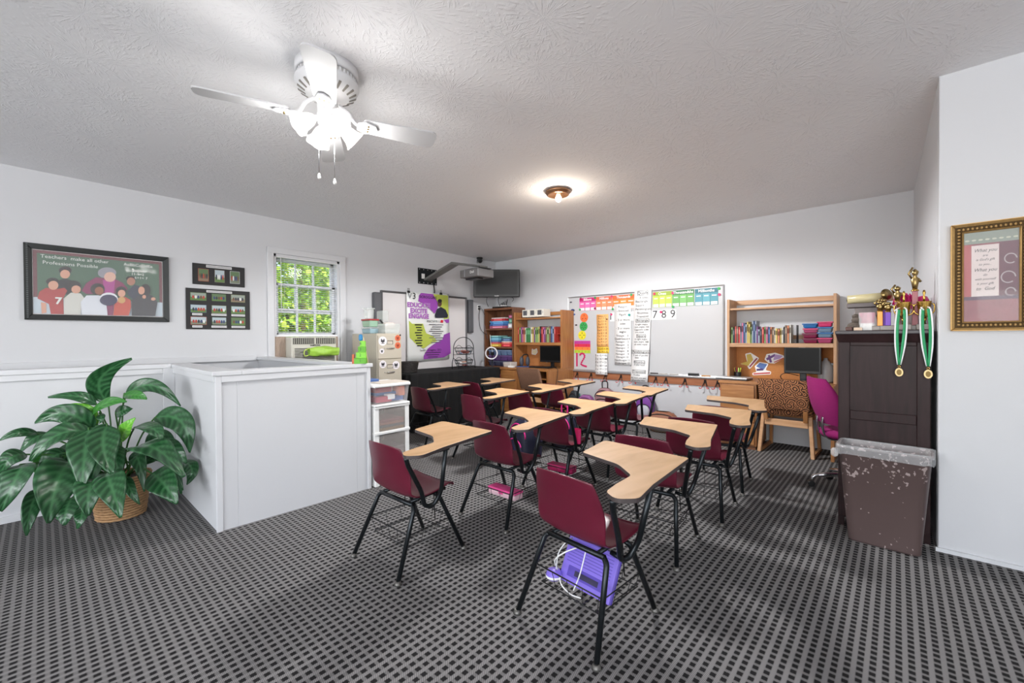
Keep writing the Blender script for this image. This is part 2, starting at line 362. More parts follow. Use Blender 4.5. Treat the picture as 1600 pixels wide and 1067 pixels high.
# ------------------------------------------------------------------ window, blind, air conditioner, garden
win=thing('window_1','white double-hung window with green foliage outside','window',(XL,WY0,0),pi/2,kind='structure')
W_=WY1-WY0
GLASS=mat('window_glass',(255,255,255),.02,trans=1.0,alpha=.12)
cs=MB(); cs.box(-.075,0,-.022,0,.93,WZ1+.075); cs.box(W_,W_+.085,-.022,0,.93,WZ1+.075); cs.box(-.075,W_+.085,-.024,0,WZ1,WZ1+.075); cs.build('casing',TRIM,win,bev=.006)
sl=MB().box(-.09,W_+.10,-.05,.05,.90,.935); sl.build('sill',TRIM,win,bev=.004)
jb=MB(); jb.box(0,.03,.0,.15,.93,WZ1); jb.box(W_-.03,W_,0,.15,.93,WZ1); jb.box(0,W_,0,.15,WZ1-.03,WZ1); jb.build('jamb',TRIM,win)
def sash(z0,z1,y,rows):
    m=MB(); m.box(.03,.075,y,y+.03,z0,z1); m.box(W_-.075,W_-.03,y,y+.03,z0,z1); m.box(.03,W_-.03,y,y+.03,z0,z0+.045); m.box(.03,W_-.03,y,y+.03,z1-.04,z1)
    s=m.build('sash',TRIM,win,bev=.003)
    zs=[z0+.045+(z1-z0-.085)*i/rows for i in range(rows+1)]
    for i in (1,2):
        x=.075+(W_-.15)*i/3; MB().box(x-.011,x+.011,y+.004,y+.026,z0+.04,z1-.04).build('muntin',TRIM,s)
    for z in zs[1:-1]: MB().box(.07,W_-.07,y+.005,y+.025,z-.011,z+.011).build('muntin',TRIM,s)
    for i in range(3):
        for k in range(rows): MB().box(.075+(W_-.15)*i/3,.075+(W_-.15)*(i+1)/3,y+.013,y+.017,zs[k],zs[k+1]).build('pane',GLASS,s)
sash(1.60,WZ1-.03,.11,2); sash(1.31,1.98,.07,2)
bl=thing('window_blind','white slatted blind hanging in the window above the air conditioner','blind',(XL,WY0,0),pi/2)
SLAT=mat('blind_slat',(238,238,240),.45)
MB().box(.012,W_-.012,.005,.045,WZ1-.04,WZ1-.002).build('headrail',SLAT,bl,bev=.003)
MB().box(.014,W_-.014,.01,.042,1.30,1.325).build('bottom_rail',SLAT,bl,bev=.003)
sm=MB().grid(lambda u,v:(.016+(W_-.032)*u,-.0125+.025*v,.0015*sin(pi*v)-.0045*(v-.5)),1,4).mesh('slat',[SLAT]); z=1.34; 
while z<WZ1-.045:
    o=bpy.data.objects.new('slat',sm); col.objects.link(o); o.parent=bl; o.location=(0,.025,z); z+=.0262
for x in (.13,.42,.70): MB().tube([(x,.012,1.31),(x,.012,WZ1-.04)],.0011,5).build('ladder_cord',SLAT,bl)
MB().tube([(.085,-.004,1.62),(.085,-.002,WZ1-.03)],.0045,6).build('tilt_wand',WHITEP,bl)
ac=thing('air_conditioner','beige window air conditioner under the blind','air conditioner',(XL,WY0,0),pi/2)
ACB=mat('ac_beige',(206,203,192),.5); ACD=mat('ac_dark',(74,72,66),.6); TAN=mat('ac_side_panel',(186,166,150),.7,var=.1,scale=30)
MB().box(.13,.70,-.18,.25,.945,1.295).build('housing',ACB,ac,bev=.012)
fa=MB().box(.155,.675,-.19,-.178,.955,1.17); fa.build('front_panel',ACB,ac,bev=.004)
MB().box(.15,.68,-.186,-.178,1.205,1.282).build('vent_opening',ACD,ac)
for i in range(22):
    x=.16+i*.0238; MB().box(x,x+.004,-.194,-.184,1.208,1.279).build('vent_fin',ACB,ac)
MB().box(.408,.420,-.195,-.184,1.205,1.282).build('vent_divider',ACB,ac)
for i in range(11): MB().box(.165,.665,-.1955,-.189,.965+i*.018,.974+i*.018).build('grille_slat',ACD,ac)
text(ac,'SAMSUNG',.028,INK,.42,1.187,-.183,bold=.001)
for a,b in ((.0,.13),(.70,W_-.03)):
    p=MB(); n=max(3,int((b-a)/.016))
    for i in range(n): p.box(a+(b-a)*i/n,a+(b-a)*(i+.7)/n,-.01,.02,.945,1.30)
    p.box(a,b,.0,.01,.945,1.30); p.build('side_panel',TAN,ac)
gb=thing('mesh_bag','rolled lime green mesh bag lying on the air conditioner front','bag',(XL+.262,2.43,1.09),pi/2)
GRN=mat('lime_mesh',(168,214,80),.5,var=.25,scale=25,alpha=.9)
def bagf(u,v):
    a=2*pi*u; r=.06*(.75+.25*sin(pi*v))*(1+.14*sin(3*a+7*v)+.1*sin(5*a-9*v)); return (-.19+.38*v, r*cos(a)*.8, r*sin(a)+.02)
MB().grid(bagf,20,16,closeu=True).build('bag_body',GRN,gb); MB().tube(bez([(-.19,0,.06),(-.25,-.02,.03),(-.24,-.01,-.03),(-.18,0,-.02)]),.006,6).build('drawcord',mat('lime_cord',(196,224,90),.6),gb)
# leafy trees outside the window
LEAFM=[mat('leaf_sunlit',(168,200,52),.55,var=.35,scale=3),mat('leaf_green',(128,172,44),.6,var=.35,scale=3),mat('leaf_yellow',(206,218,96),.5,var=.3,scale=3)]
for k in LEAFM: k.node_tree.nodes['Principled BSDF'].inputs['Subsurface Weight'].default_value=.0
BARK=mat('bark',(92,72,54),.9,var=.3,scale=20)
def tree(cx,cy,zc,rx,ry,rz,n,label,seed):
    rnd=random.Random(seed); t=thing('leafy_tree',label,'tree',(cx,cy,-2.6),0,'trees outside the window')
    MB().tube(bez([(0,0,0),(.1,.1,1.6),(-.1,.05,3.2),(.05,0,5.2)],4),[.16]*5+[.13]*4+[.07]*4,8).build('trunk',BARK,t)
    for a in range(5):
        q=a*1.3; MB().tube(bez([(0,0,2.4+a*.3),(.5*cos(q),.5*sin(q),3.0+a*.35),(1.1*cos(q),1.1*sin(q),3.3+a*.4)],4),[.06]*4+[.04]*4+[.02],6).build('branch',BARK,t)
    m=MB()
    for i in range(n):
        while 1:
            x,y,z_=[rnd.uniform(-1,1) for _ in range(3)]
            if .25<x*x+y*y+z_*z_<1: break
        c=Vector((x*rx,y*ry,zc+2.6+z_*rz)); a=Vector((rnd.uniform(-1,1),rnd.uniform(-1,1),rnd.uniform(-.9,.3))).normalized(); b=a.cross(Vector((rnd.uniform(-1,1),rnd.uniform(-1,1),rnd.uniform(-1,1)))).normalized()
        L=rnd.uniform(.07,.13); B=L*.42; k=rnd.choice((0,0,1,1,2)); q=len(m.v)
        m.v += [tuple(c),tuple(c+a*L*.45+b*B),tuple(c+a*L),tuple(c+a*L*.45-b*B)]; m.face((q,q+1,q+2,q+3),k)
    o=m.build('foliage',LEAFM,t); o['kind']='stuff'; return t
tree(-8.3,3.3,1.7,1.3,1.9,2.3,15000,'leafy tree nearest the window glass outside',3)
tree(-11.4,5.6,2.0,1.4,1.55,2.9,13000,'leafy tree standing behind the right part of the window',4)
tree(-11.4,2.4,2.2,1.4,1.55,2.9,12000,'leafy tree standing behind the left part of the window',5)
struct('ground_outside',MB().box(-16,-5.85,-4,12,-2.8,-2.6),mat('lawn',(96,128,52),.9,var=.3,scale=4),'green lawn below the window','ground')

# ------------------------------------------------------------------ ceiling fan and ceiling lamp
FANW=mat('fan_white',(206,206,208),.4); SHADE=mat('frosted_glass_lit',(255,252,246),.4,emit=1.0,ecol=(255,248,238)); DARKSLOT=mat('fan_slot',(120,116,110),.6)
fan=thing('ceiling_fan','white four-blade ceiling fan with lit tulip glass lamps','ceiling fan',(-2.36,1.09,0))
ZF=cpt(-2.36,1.09,.6)[2]
MB().lathe([(.001,ZF),(.165,ZF),(.165,ZF-.045),(.158,ZF-.05)],32).build('mounting_ring',FANW,fan)
MB().lathe([(.150,ZF-.048),(.152,ZF-.082),(.001,ZF-.083)],32).build('vent_band',mat('fan_grey_band',(178,176,174),.5),fan)
for i in range(40):
    a=2*pi*i/40; c_,s_=cos(a),sin(a); MB().hexa([(c_*r-s_*t,s_*r+c_*t,z) for z in (ZF-.08,ZF-.052) for r,t in ((.150,-.004),(.155,-.004),(.155,.004),(.150,.004))]).build('vent_bar',FANW,fan)
MB().lathe([(.166,ZF-.08),(.168,ZF-.095),(.15,ZF-.128),(.11,ZF-.152),(.055,ZF-.16),(.001,ZF-.161)],36).build('motor_housing',FANW,fan)
for i in range(20):
    a=2*pi*i/20; c_,s_=cos(a),sin(a); MB().hexa([(c_*r-s_*t,s_*r+c_*t,z-.002) for (za,zb) in ((ZF-.129,ZF-.151),(ZF-.124,ZF-.146)) for r,t,z in ((.152,-.007,za),(.152,.007,za),(.114,.005,zb),(.114,-.005,zb))]).build('housing_slot',DARKSLOT,fan)
MB().lathe([(.001,ZF-.155),(.045,ZF-.16),(.055,ZF-.20),(.052,ZF-.25),(.06,ZF-.275),(.05,ZF-.31),(.02,ZF-.335),(.001,ZF-.34)],24).build('light_kit',FANW,fan)
ZBL=2.50
bp=roundpoly([(.185,-.055),(.615,-.078),(.615,.078),(.185,.055)],[.03,.05,.05,.03])
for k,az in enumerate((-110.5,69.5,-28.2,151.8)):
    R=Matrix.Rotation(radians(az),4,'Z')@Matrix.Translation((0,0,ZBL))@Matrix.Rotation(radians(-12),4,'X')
    b=MB().prism(bp,-.004,.004).build('blade',mat('blade_white_shaded',(186,186,188),.45),fan); b.matrix_local=R  # fan white darkened on the blades, their shade put into the colour
    br=MB(); br.tube(bez([(.06,0,.095),(.11,0,.06),(.14,0,.01),(.175,0,-.01)],4),.011,8); br.prism(roundpoly([(.155,-.028),(.2,-.05),(.255,-.03),(.27,0),(.255,.03),(.2,.05),(.155,.028)],.012),-.016,-.006)
    o=br.build('blade_iron',FANW,b,bev=.002)
    for q in (-.022,0,.022): MB().lathe([(.006,-.019),(.006,-.016)],8,(.215,q,0)).build('screw',BRASS,o)
for k,az in enumerate((-95,-5,85,175)):
    A=Matrix.Rotation(radians(az),4,'Z'); T=A@Matrix.Translation((.045,0,ZF-.275))@Matrix.Rotation(radians(126),4,'Y')@Matrix.Scale(.88,4)
    arm=MB().tube([(0,0,-.01),(0,0,.05)],.013,8).build('lamp_arm',FANW,fan); arm.matrix_local=T
    n=24; prof=[(.024,.045),(.038,.07),(.046,.10),(.052,.125),(.064,.148),(.074,.158)]; g=MB(); B0=len(g.v)
    for i,(r,z) in enumerate(prof):
        for j in range(n):
            q=2*pi*j/n; wv=1+.07*sin(6*q)*max(0,(i-2)/3.0); g.v.append((r*wv*cos(q),r*wv*sin(q),z+.006*sin(12*q)*max(0,(i-3)/2.0)))
    for i in range(len(prof)-1):
        for j in range(n): j2=(j+1)%n; g.face((i*n+j,i*n+j2,(i+1)*n+j2,(i+1)*n+j),0,True)
    sh=g.build('glass_shade',SHADE,fan,solid=.003); sh.matrix_local=T
    p=T@Vector((0,0,.13)); wp=Vector((-2.36,1.09,0))+p
    light('fan_lamp','POINT',wp+Vector((0,0,-.05)),5,(1,.985,.96),shadow_soft_size=.05)
for q,(x,y,zz) in enumerate(((.02,-.06,2.14),(.055,.01,2.12))):
    ch=MB().tube([(x,y,ZF-.33),(x,y,zz+.03)],.0014,5).build('pull_chain',CHROME,fan)
    MB().lathe([(.001,0),(.008,.003),(.009,.012),(.005,.03),(.001,.034)],10,(x,y,zz)).build('pull_knob',WHITEP,ch)
cl_=thing('ceiling_lamp','round bronze ceiling lamp with a bare glowing bulb','ceiling lamp',(-2.55,3.53,2.742))
BRZ=mat('bronze',(150,112,84),.28,.9)
MB().lathe([(.001,.005),(.125,.005),(.128,-.012),(.118,-.018),(.112,-.034),(.098,-.04),(.092,-.022),(.001,-.02)],32).build('base_ring',BRZ,cl_)
MB().lathe([(.02,-.02),(.02,-.045),(.001,-.046)],16,(.02,-.02,0)).build('socket',WHITEP,cl_)
MB().ball((.02,-.02,-.078),(.03,.03,.036)).build('bulb',mat('bulb_lit',(255,236,200),.4,emit=30,ecol=(255,226,186)),cl_)
light('ceiling_lamp_light','POINT',(-2.53,3.51,2.60),6.5,(1,.88,.74),shadow_soft_size=.05)
light('ceiling_lamp_downlight','SPOT',(-2.53,3.51,2.625),195,(.985,.99,1),spot_size=radians(172),spot_blend=.25,shadow_soft_size=.14)
ART=[('chalkboard',(74,106,86),[(-0.017,2.058),(0.83,2.078),(0.849,1.683),(-0.024,1.665)]),('foreground',(190,204,214),[(-0.044,1.653),(0.864,1.654),(0.863,1.509),(-0.046,1.502)]),('figure',(40,42,48),[(0.102,1.761),(0.124,1.824),(0.161,1.845),(0.21,1.823),(0.234,1.772),(0.233,1.7),(0.11,1.691)]),('figure',(42,36,38),[(0.203,1.92),(0.199,1.904),(0.187,1.889),(0.17,1.88),(0.152,1.879),(0.135,1.884),(0.124,1.896),(0.12,1.911),(0.124,1.928),(0.136,1.942),(0.153,1.951),(0.171,1.953),(0.188,1.948),(0.199,1.936)]),('figure',(214,160,136),[(0.192,1.885),(0.188,1.867),(0.179,1.852),(0.167,1.843),(0.152,1.842),(0.14,1.848),(0.131,1.861),(0.128,1.879),(0.132,1.897),(0.141,1.912),(0.153,1.921),(0.167,1.922),(0.18,1.916),(0.189,1.903)]),('figure',(172,60,58),[(-0.013,1.648),(-0.001,1.709),(0.04,1.747),(0.099,1.739),(0.154,1.756),(0.172,1.731),(0.146,1.659),(0.148,1.509),(0.067,1.506),(0.056,1.601)]),('figure',(214,160,136),[(0.007,1.615),(0.039,1.609),(0.04,1.522),(0.011,1.513)]),('figure',(42,36,38),[(0.121,1.81),(0.117,1.795),(0.105,1.782),(0.089,1.773),(0.071,1.772),(0.055,1.777),(0.044,1.788),(0.04,1.803),(0.044,1.818),(0.056,1.831),(0.072,1.84),(0.09,1.841),(0.106,1.836),(0.117,1.825)]),('figure',(214,160,136),[(0.117,1.775),(0.113,1.756),(0.104,1.741),(0.091,1.732),(0.077,1.731),(0.064,1.738),(0.056,1.752),(0.053,1.769),(0.056,1.788),(0.065,1.803),(0.078,1.812),(0.092,1.814),(0.105,1.807),(0.114,1.793)]),('figure',(134,46,92),[(0.265,1.738),(0.298,1.813),(0.364,1.874),(0.417,1.87),(0.499,1.869),(0.554,1.836),(0.589,1.782),(0.567,1.742),(0.49,1.727),(0.481,1.511),(0.436,1.51),(0.415,1.713),(0.297,1.709)]),('figure',(172,62,142),[(0.41,1.851),(0.499,1.859),(0.487,1.727),(0.422,1.722)]),('figure',(150,150,160),[(0.508,1.931),(0.501,1.907),(0.482,1.886),(0.455,1.873),(0.426,1.87),(0.4,1.877),(0.382,1.894),(0.376,1.917),(0.382,1.941),(0.401,1.961),(0.427,1.975),(0.457,1.978),(0.483,1.971),(0.502,1.954)]),('figure',(222,178,160),[(0.504,1.89),(0.499,1.868),(0.487,1.85),(0.47,1.839),(0.451,1.838),(0.434,1.845),(0.423,1.861),(0.419,1.882),(0.424,1.903),(0.435,1.921),(0.452,1.932),(0.471,1.934),(0.488,1.927),(0.5,1.911)]),('figure',(52,60,78),[(0.589,1.763),(0.64,1.825),(0.676,1.818),(0.682,1.712),(0.624,1.679),(0.588,1.725)]),('figure',(42,36,38),[(0.648,1.888),(0.644,1.877),(0.634,1.867),(0.619,1.861),(0.603,1.86),(0.589,1.863),(0.579,1.871),(0.576,1.881),(0.58,1.892),(0.59,1.902),(0.604,1.908),(0.62,1.91),(0.634,1.906),(0.644,1.899)]),('figure',(176,122,100),[(0.647,1.859),(0.643,1.841),(0.634,1.826),(0.622,1.818),(0.607,1.816),(0.595,1.823),(0.586,1.836),(0.583,1.853),(0.587,1.871),(0.596,1.886),(0.608,1.895),(0.622,1.896),(0.635,1.89),(0.644,1.876)]),('figure',(206,206,200),[(0.149,1.659),(0.196,1.715),(0.259,1.711),(0.284,1.667),(0.264,1.612),(0.256,1.508),(0.148,1.507)]),('figure',(42,36,38),[(0.263,1.783),(0.257,1.761),(0.243,1.743),(0.223,1.732),(0.201,1.73),(0.181,1.738),(0.168,1.754),(0.163,1.775),(0.168,1.796),(0.182,1.814),(0.202,1.826),(0.224,1.828),(0.244,1.82),(0.258,1.804)]),('figure',(214,160,136),[(0.26,1.749),(0.257,1.732),(0.248,1.718),(0.235,1.71),(0.221,1.709),(0.209,1.715),(0.201,1.728),(0.198,1.744),(0.201,1.76),(0.21,1.774),(0.222,1.782),(0.236,1.783),(0.249,1.777),(0.257,1.765)]),('figure',(214,218,226),[(0.258,1.63),(0.297,1.695),(0.382,1.701),(0.428,1.677),(0.44,1.51),(0.263,1.508)]),('figure',(42,36,38),[(0.423,1.764),(0.418,1.739),(0.403,1.718),(0.383,1.705),(0.361,1.704),(0.341,1.713),(0.327,1.732),(0.323,1.756),(0.328,1.781),(0.342,1.802),(0.362,1.815),(0.384,1.817),(0.404,1.808),(0.418,1.789)]),('figure',(150,90,66),[(0.414,1.748),(0.411,1.731),(0.402,1.717),(0.39,1.708),(0.376,1.707),(0.364,1.714),(0.356,1.727),(0.353,1.743),(0.356,1.76),(0.365,1.774),(0.377,1.783),(0.391,1.784),(0.403,1.777),(0.411,1.764)]),('figure',(194,80,62),[(0.489,1.624),(0.51,1.682),(0.567,1.7),(0.609,1.669),(0.612,1.602),(0.593,1.515),(0.481,1.511)]),('figure',(42,36,38),[(0.58,1.758),(0.576,1.738),(0.564,1.721),(0.548,1.711),(0.53,1.71),(0.513,1.717),(0.502,1.732),(0.499,1.751),(0.503,1.771),(0.514,1.788),(0.531,1.798),(0.549,1.8),(0.565,1.792),(0.576,1.777)]),('figure',(214,160,136),[(0.571,1.733),(0.568,1.717),(0.56,1.704),(0.549,1.696),(0.536,1.696),(0.525,1.702),(0.518,1.714),(0.515,1.729),(0.518,1.745),(0.526,1.758),(0.537,1.766),(0.55,1.767),(0.561,1.761),(0.569,1.749)]),('figure',(58,58,64),[(0.616,1.669),(0.683,1.732),(0.773,1.728),(0.818,1.662),(0.797,1.517),(0.615,1.514)]),('figure',(42,36,38),[(0.763,1.777),(0.759,1.746),(0.748,1.722),(0.732,1.707),(0.715,1.706),(0.699,1.718),(0.689,1.741),(0.685,1.771),(0.69,1.8),(0.7,1.825),(0.716,1.839),(0.733,1.841),(0.749,1.829),(0.76,1.806)]),('figure',(214,160,136),[(0.717,1.773),(0.715,1.755),(0.707,1.74),(0.697,1.732),(0.686,1.731),(0.676,1.738),(0.669,1.752),(0.667,1.769),(0.67,1.787),(0.677,1.802),(0.687,1.81),(0.698,1.811),(0.708,1.804),(0.715,1.791)]),('figure',(214,160,136),[(0.802,1.692),(0.8,1.685),(0.795,1.679),(0.787,1.675),(0.779,1.675),(0.772,1.677),(0.767,1.683),(0.765,1.69),(0.767,1.697),(0.772,1.704),(0.78,1.707),(0.788,1.708),(0.795,1.705),(0.8,1.7)]),('figure',(214,160,136),[(0.727,1.71),(0.725,1.702),(0.721,1.695),(0.715,1.69),(0.709,1.69),(0.703,1.693),(0.699,1.7),(0.697,1.708),(0.699,1.717),(0.703,1.724),(0.709,1.728),(0.716,1.728),(0.722,1.725),(0.726,1.719)]),('figure',(230,230,236),[(0.516,1.675),(0.509,1.646),(0.49,1.623),(0.463,1.609),(0.433,1.608),(0.407,1.619),(0.389,1.639),(0.383,1.666),(0.389,1.694),(0.408,1.717),(0.434,1.731),(0.464,1.733),(0.491,1.723),(0.509,1.702)]),('figure',(50,46,82),[(0.512,1.663),(0.505,1.639),(0.487,1.619),(0.462,1.607),(0.434,1.606),(0.409,1.615),(0.392,1.633),(0.386,1.655),(0.393,1.679),(0.41,1.699),(0.435,1.711),(0.463,1.713),(0.488,1.704),(0.506,1.686)]),('figure',(206,160,100),[(0.57,1.666),(0.567,1.652),(0.559,1.641),(0.548,1.634),(0.535,1.633),(0.524,1.639),(0.516,1.649),(0.514,1.663),(0.517,1.677),(0.524,1.689),(0.536,1.696),(0.548,1.697),(0.56,1.691),(0.567,1.68)])]
POSTER=[('print_patch',(150,70,170),[(4.061,1.988),(4.298,1.986),(4.384,1.864),(4.391,1.774),(4.326,1.669),(4.264,1.718),(4.157,1.801),(4.007,1.854),(4.023,1.942)]),('print_patch',(186,200,84),[(4.298,1.986),(4.61,1.982),(4.619,1.601),(4.519,1.585),(4.424,1.815),(4.345,1.925)]),('print_patch',(150,70,170),[(4.519,1.572),(4.628,1.588),(4.627,1.529),(4.568,1.521)]),('print_patch',(186,200,84),[(3.83,1.542),(3.887,1.495),(4.093,1.499),(4.152,1.35),(4.291,1.3),(4.369,1.223),(4.227,1.174),(4.104,1.101),(3.956,1.178),(3.841,1.277)]),('print_patch',(150,70,170),[(4.642,1.365),(4.655,1.008),(4.512,0.948),(4.102,0.933),(4.102,0.989),(4.18,1.099),(4.305,1.172),(4.483,1.247),(4.516,1.325)]),('print_person',(34,38,52),[(4.326,1.644),(4.375,1.748),(4.456,1.784),(4.554,1.743),(4.606,1.653),(4.589,1.607),(4.341,1.6)]),('print_person',(92,62,50),[(4.474,1.843),(4.47,1.819),(4.458,1.8),(4.441,1.788),(4.422,1.787),(4.405,1.797),(4.394,1.815),(4.39,1.838),(4.395,1.862),(4.406,1.882),(4.423,1.893),(4.442,1.894),(4.459,1.885),(4.47,1.866)]),('print_person',(30,26,28),[(4.478,1.885),(4.473,1.871),(4.461,1.859),(4.442,1.852),(4.422,1.851),(4.404,1.856),(4.392,1.866),(4.387,1.879),(4.392,1.893),(4.405,1.904),(4.423,1.912),(4.443,1.913),(4.461,1.908),(4.474,1.898)]),('print_mark',(206,40,60),[(4.454,1.571),(4.506,1.562),(4.494,1.52),(4.44,1.529)])]
LEAVES=[((-4.19,0.32,0.83),(-4.15,0.28,1.0),(-3.99,0.43,1.14),0.069,0),((-4.16,0.41,0.86),(-4.02,0.54,0.94),(-3.93,0.69,0.78),0.052,0),((-4.04,0.39,0.88),(-3.9,0.44,0.89),(-3.85,0.49,0.86),0.036,1),((-4.18,0.26,0.82),(-4.14,0.16,0.89),(-4.22,0.03,0.89),0.041,0),((-4.11,0.26,0.68),(-4.08,0.18,0.8),(-4.12,0.12,0.83),0.057,2),((-4.07,0.22,0.76),(-3.94,0.3,0.85),(-3.89,0.39,0.85),0.04,1),((-4.06,0.23,0.67),(-4.04,0.11,0.79),(-4.13,-0.03,0.74),0.072,0),((-4.19,-0.02,0.66),(-4.12,-0.1,0.69),(-4.14,-0.18,0.65),0.028,0),((-4.0,0.22,0.65),(-3.97,0.07,0.67),(-4.0,-0.05,0.52),0.065,0),((-4.21,0.03,0.65),(-4.17,-0.04,0.63),(-4.2,-0.1,0.54),0.041,0),((-4.1,-0.07,0.55),(-4.04,-0.13,0.55),(-4.06,-0.17,0.46),0.052,0),((-4.1,-0.08,0.49),(-3.98,-0.11,0.43),(-3.98,-0.17,0.25),0.078,0),((-3.94,0.21,0.69),(-3.78,0.18,0.57),(-3.69,0.16,0.37),0.088,0),((-3.88,0.29,0.71),(-3.73,0.26,0.6),(-3.62,0.29,0.44),0.084,0),((-3.96,0.12,0.49),(-3.79,0.06,0.41),(-3.69,0.02,0.2),0.116,0),((-4.12,0.1,0.52),(-4.09,0.03,0.49),(-4.11,-0.02,0.35),0.055,0),((-4.1,-0.01,0.31),(-3.99,-0.05,0.24),(-3.94,-0.07,0.08),0.05,0),((-3.76,0.23,0.39),(-3.65,0.19,0.36),(-3.59,0.18,0.22),0.078,0),((-3.75,0.27,0.42),(-3.56,0.28,0.38),(-3.44,0.31,0.21),0.08,0),((-3.79,0.41,0.54),(-3.54,0.49,0.57),(-3.35,0.6,0.4),0.096,0),((-3.76,0.5,0.36),(-3.57,0.53,0.33),(-3.45,0.58,0.21),0.086,0),((-3.85,0.42,0.67),(-3.67,0.48,0.69),(-3.58,0.53,0.62),0.067,0),((-3.94,0.54,0.71),(-3.76,0.66,0.69),(-3.72,0.74,0.47),0.081,0),((-3.91,0.57,0.54),(-3.77,0.62,0.5),(-3.71,0.68,0.4),0.057,0),((-3.86,0.68,0.39),(-3.71,0.71,0.35),(-3.71,0.68,0.25),0.045,0),((-3.92,0.36,0.59),(-3.82,0.38,0.68),(-3.78,0.42,0.75),0.048,2),((-4.08,0.35,0.75),(-4.0,0.38,0.78),(-3.99,0.43,0.79),0.041,0),((-3.69,0.36,0.39),(-3.6,0.37,0.33),(-3.56,0.41,0.23),0.032,0),((-4.02,0.13,0.24),(-3.94,0.1,0.19),(-3.91,0.09,0.1),0.068,0),((-3.9,0.17,0.2),(-3.79,0.16,0.17),(-3.78,0.14,0.1),0.037,0),((-4.34,0.05,0.5),(-4.27,-0.0,0.46),(-4.28,-0.03,0.38),0.051,1),((-3.87,0.34,0.56),(-3.77,0.32,0.5),(-3.71,0.34,0.37),0.05,0),((-4.09,0.27,0.76),(-4.01,0.27,0.74),(-4.03,0.26,0.7),0.023,0)]

# ------------------------------------------------------------------ left wall: pictures, boards, projector
def flatm(rgb): return mat('print_%d_%d_%d'%rgb, rgb, .55)
def lt(name,label,cat,group=None,x=XL,y=0): return thing(name,label,cat,(x,y,0),pi/2,group)
pic=lt('framed_print','large black-framed classroom print lettered about teachers','picture')
BLKF=mat('black_frame',(30,34,34),.4,var=.3,scale=40)
def ringframe(x0,x1,z0,z1,w,d,y0=0):
    m=MB()
    def q(a,b,c,dd): m.hexa([a[0],b[0],b[1],a[1],a[2],b[2],b[3],a[3]])
    o=[(x0,z0),(x1,z0),(x1,z1),(x0,z1)]; i=[(x0+w,z0+w),(x1-w,z0+w),(x1-w,z1-w),(x0+w,z1-w)]
    for k in range(4):
        a,b=o[k],o[(k+1)%4]; c,e=i[(k+1)%4],i[k]
        m.hexa([(a[0],y0,a[1]),(b[0],y0,b[1]),(c[0],y0,c[1]),(e[0],y0,e[1]),(a[0],y0-d,a[1]),(b[0],y0-d,b[1]),(c[0],y0-d*.7,c[1]),(e[0],y0-d*.7,e[1])])
    return m
fr=ringframe(-.092,.913,1.457,2.136,.05,.03).build('frame',BLKF,pic,bev=.004)
for k in range(40):
    z=1.475+k*.0165; MB().box(-.078,-.066,-.034,-.028,z,z+.009).build('bead',mat('frame_bead',(84,90,90),.35),fr)
flat(pic,'white_mat',PAPER,rect(-.045,.866,1.504,2.089),-.004); flat(pic,'print_border',flatm((118,66,72)),rect(-.038,.859,1.511,2.082),-.006)
for i,(n,c,p) in enumerate(ART):
    if n=='chalkboard': p=rect(-.012,.835,1.63,2.055)
    if n=='foreground': p=rect(-.038,.859,1.511,1.66)
    flat(pic,n,flatm(c),[(a,max(1.513,min(2.08,b))) for a,b in p],-.008-.0006*i,.0005)
CHALK=mat('chalk',(226,230,226),.8)
text(pic,'Teachers  make all other',.044,CHALK,.008,2.026,-.03,'LEFT'); text(pic,'Professions Possible',.044,CHALK,.02,1.972,-.03,'LEFT')
text(pic,'AaBbCcDdEe',.040,CHALK,.56,2.02,-.03,'LEFT'); text(pic,'5x4= 20',.034,CHALK,.62,1.966,-.03,'LEFT'); text(pic,'11-9=2',.034,CHALK,.615,1.930,-.03,'LEFT'); text(pic,'6+1= 7',.034,CHALK,.64,1.895,-.03,'LEFT')
text(pic,'7',.085,CHALK,.115,1.63,-.03,bold=.003)
MB().box(-.04,.862,-.0325,-.0315,1.509,2.084).build('glazing',mat('picture_glass',(255,255,255),.03,alpha=.06),pic)
def collage(name,label,x0,x1,z0,z1,photos,labels,group):
    t=lt(name,label,'picture',group); b=MB().box(x0,x1,-.014,0,z0,z1).build('board',mat('black_card',(36,35,36),.6),t,bev=.002)
    rnd=random.Random(int(x0*1000)); pal=[(150,170,170),(92,120,70),(120,112,104),(160,84,66),(84,96,120),(186,190,190),(60,76,52),(132,140,98)]
    for (a,b_,c,d) in photos:
        o=MB().box(a,b_,-.017,-.0135,c,d).build('photo',flatm(rnd.choice(pal)),t)
        w_,h_=b_-a,d-c
        flat(o,'photo_ground',flatm(rnd.choice([(96,128,70),(120,130,110),(140,120,100)])),rect(a+.004,b_-.004,c+.004,c+h_*.42),-.0172)
        flat(o,'photo_sky',flatm(rnd.choice([(176,190,196),(150,160,150),(96,120,84)])),rect(a+.004,b_-.004,c+h_*.42,d-.004),-.0172)
        for k in range(5):
            x=a+w_*(.18+.16*k); flat(o,'photo_figure',flatm(rnd.choice([(52,54,66),(176,70,60),(226,226,224),(60,70,110),(110,80,60)])),ell(x,c+h_*.42,w_*.07,h_*.22,8),-.0182)
    for (a,b_,c,d) in labels:
        o=MB().box(a,b_,-.0165,-.0138,c,d).build('caption_strip',PAPER,t); n=int((b_-a)/.012)
        for k in range(n): flat(o,'caption_mark',GREYINK,rect(a+.006+k*.0118,a+.0135+k*.0118,c+.006,d-.006),-.0166)
collage('photo_board','small black photo board with three pictures above a larger one',1.118,1.618,1.878,2.108,[(1.168,1.264,1.914,2.052),(1.319,1.416,1.914,2.054),(1.468,1.566,1.914,2.055)],[(1.242,1.486,2.072,2.098)],'black photo boards by the window')
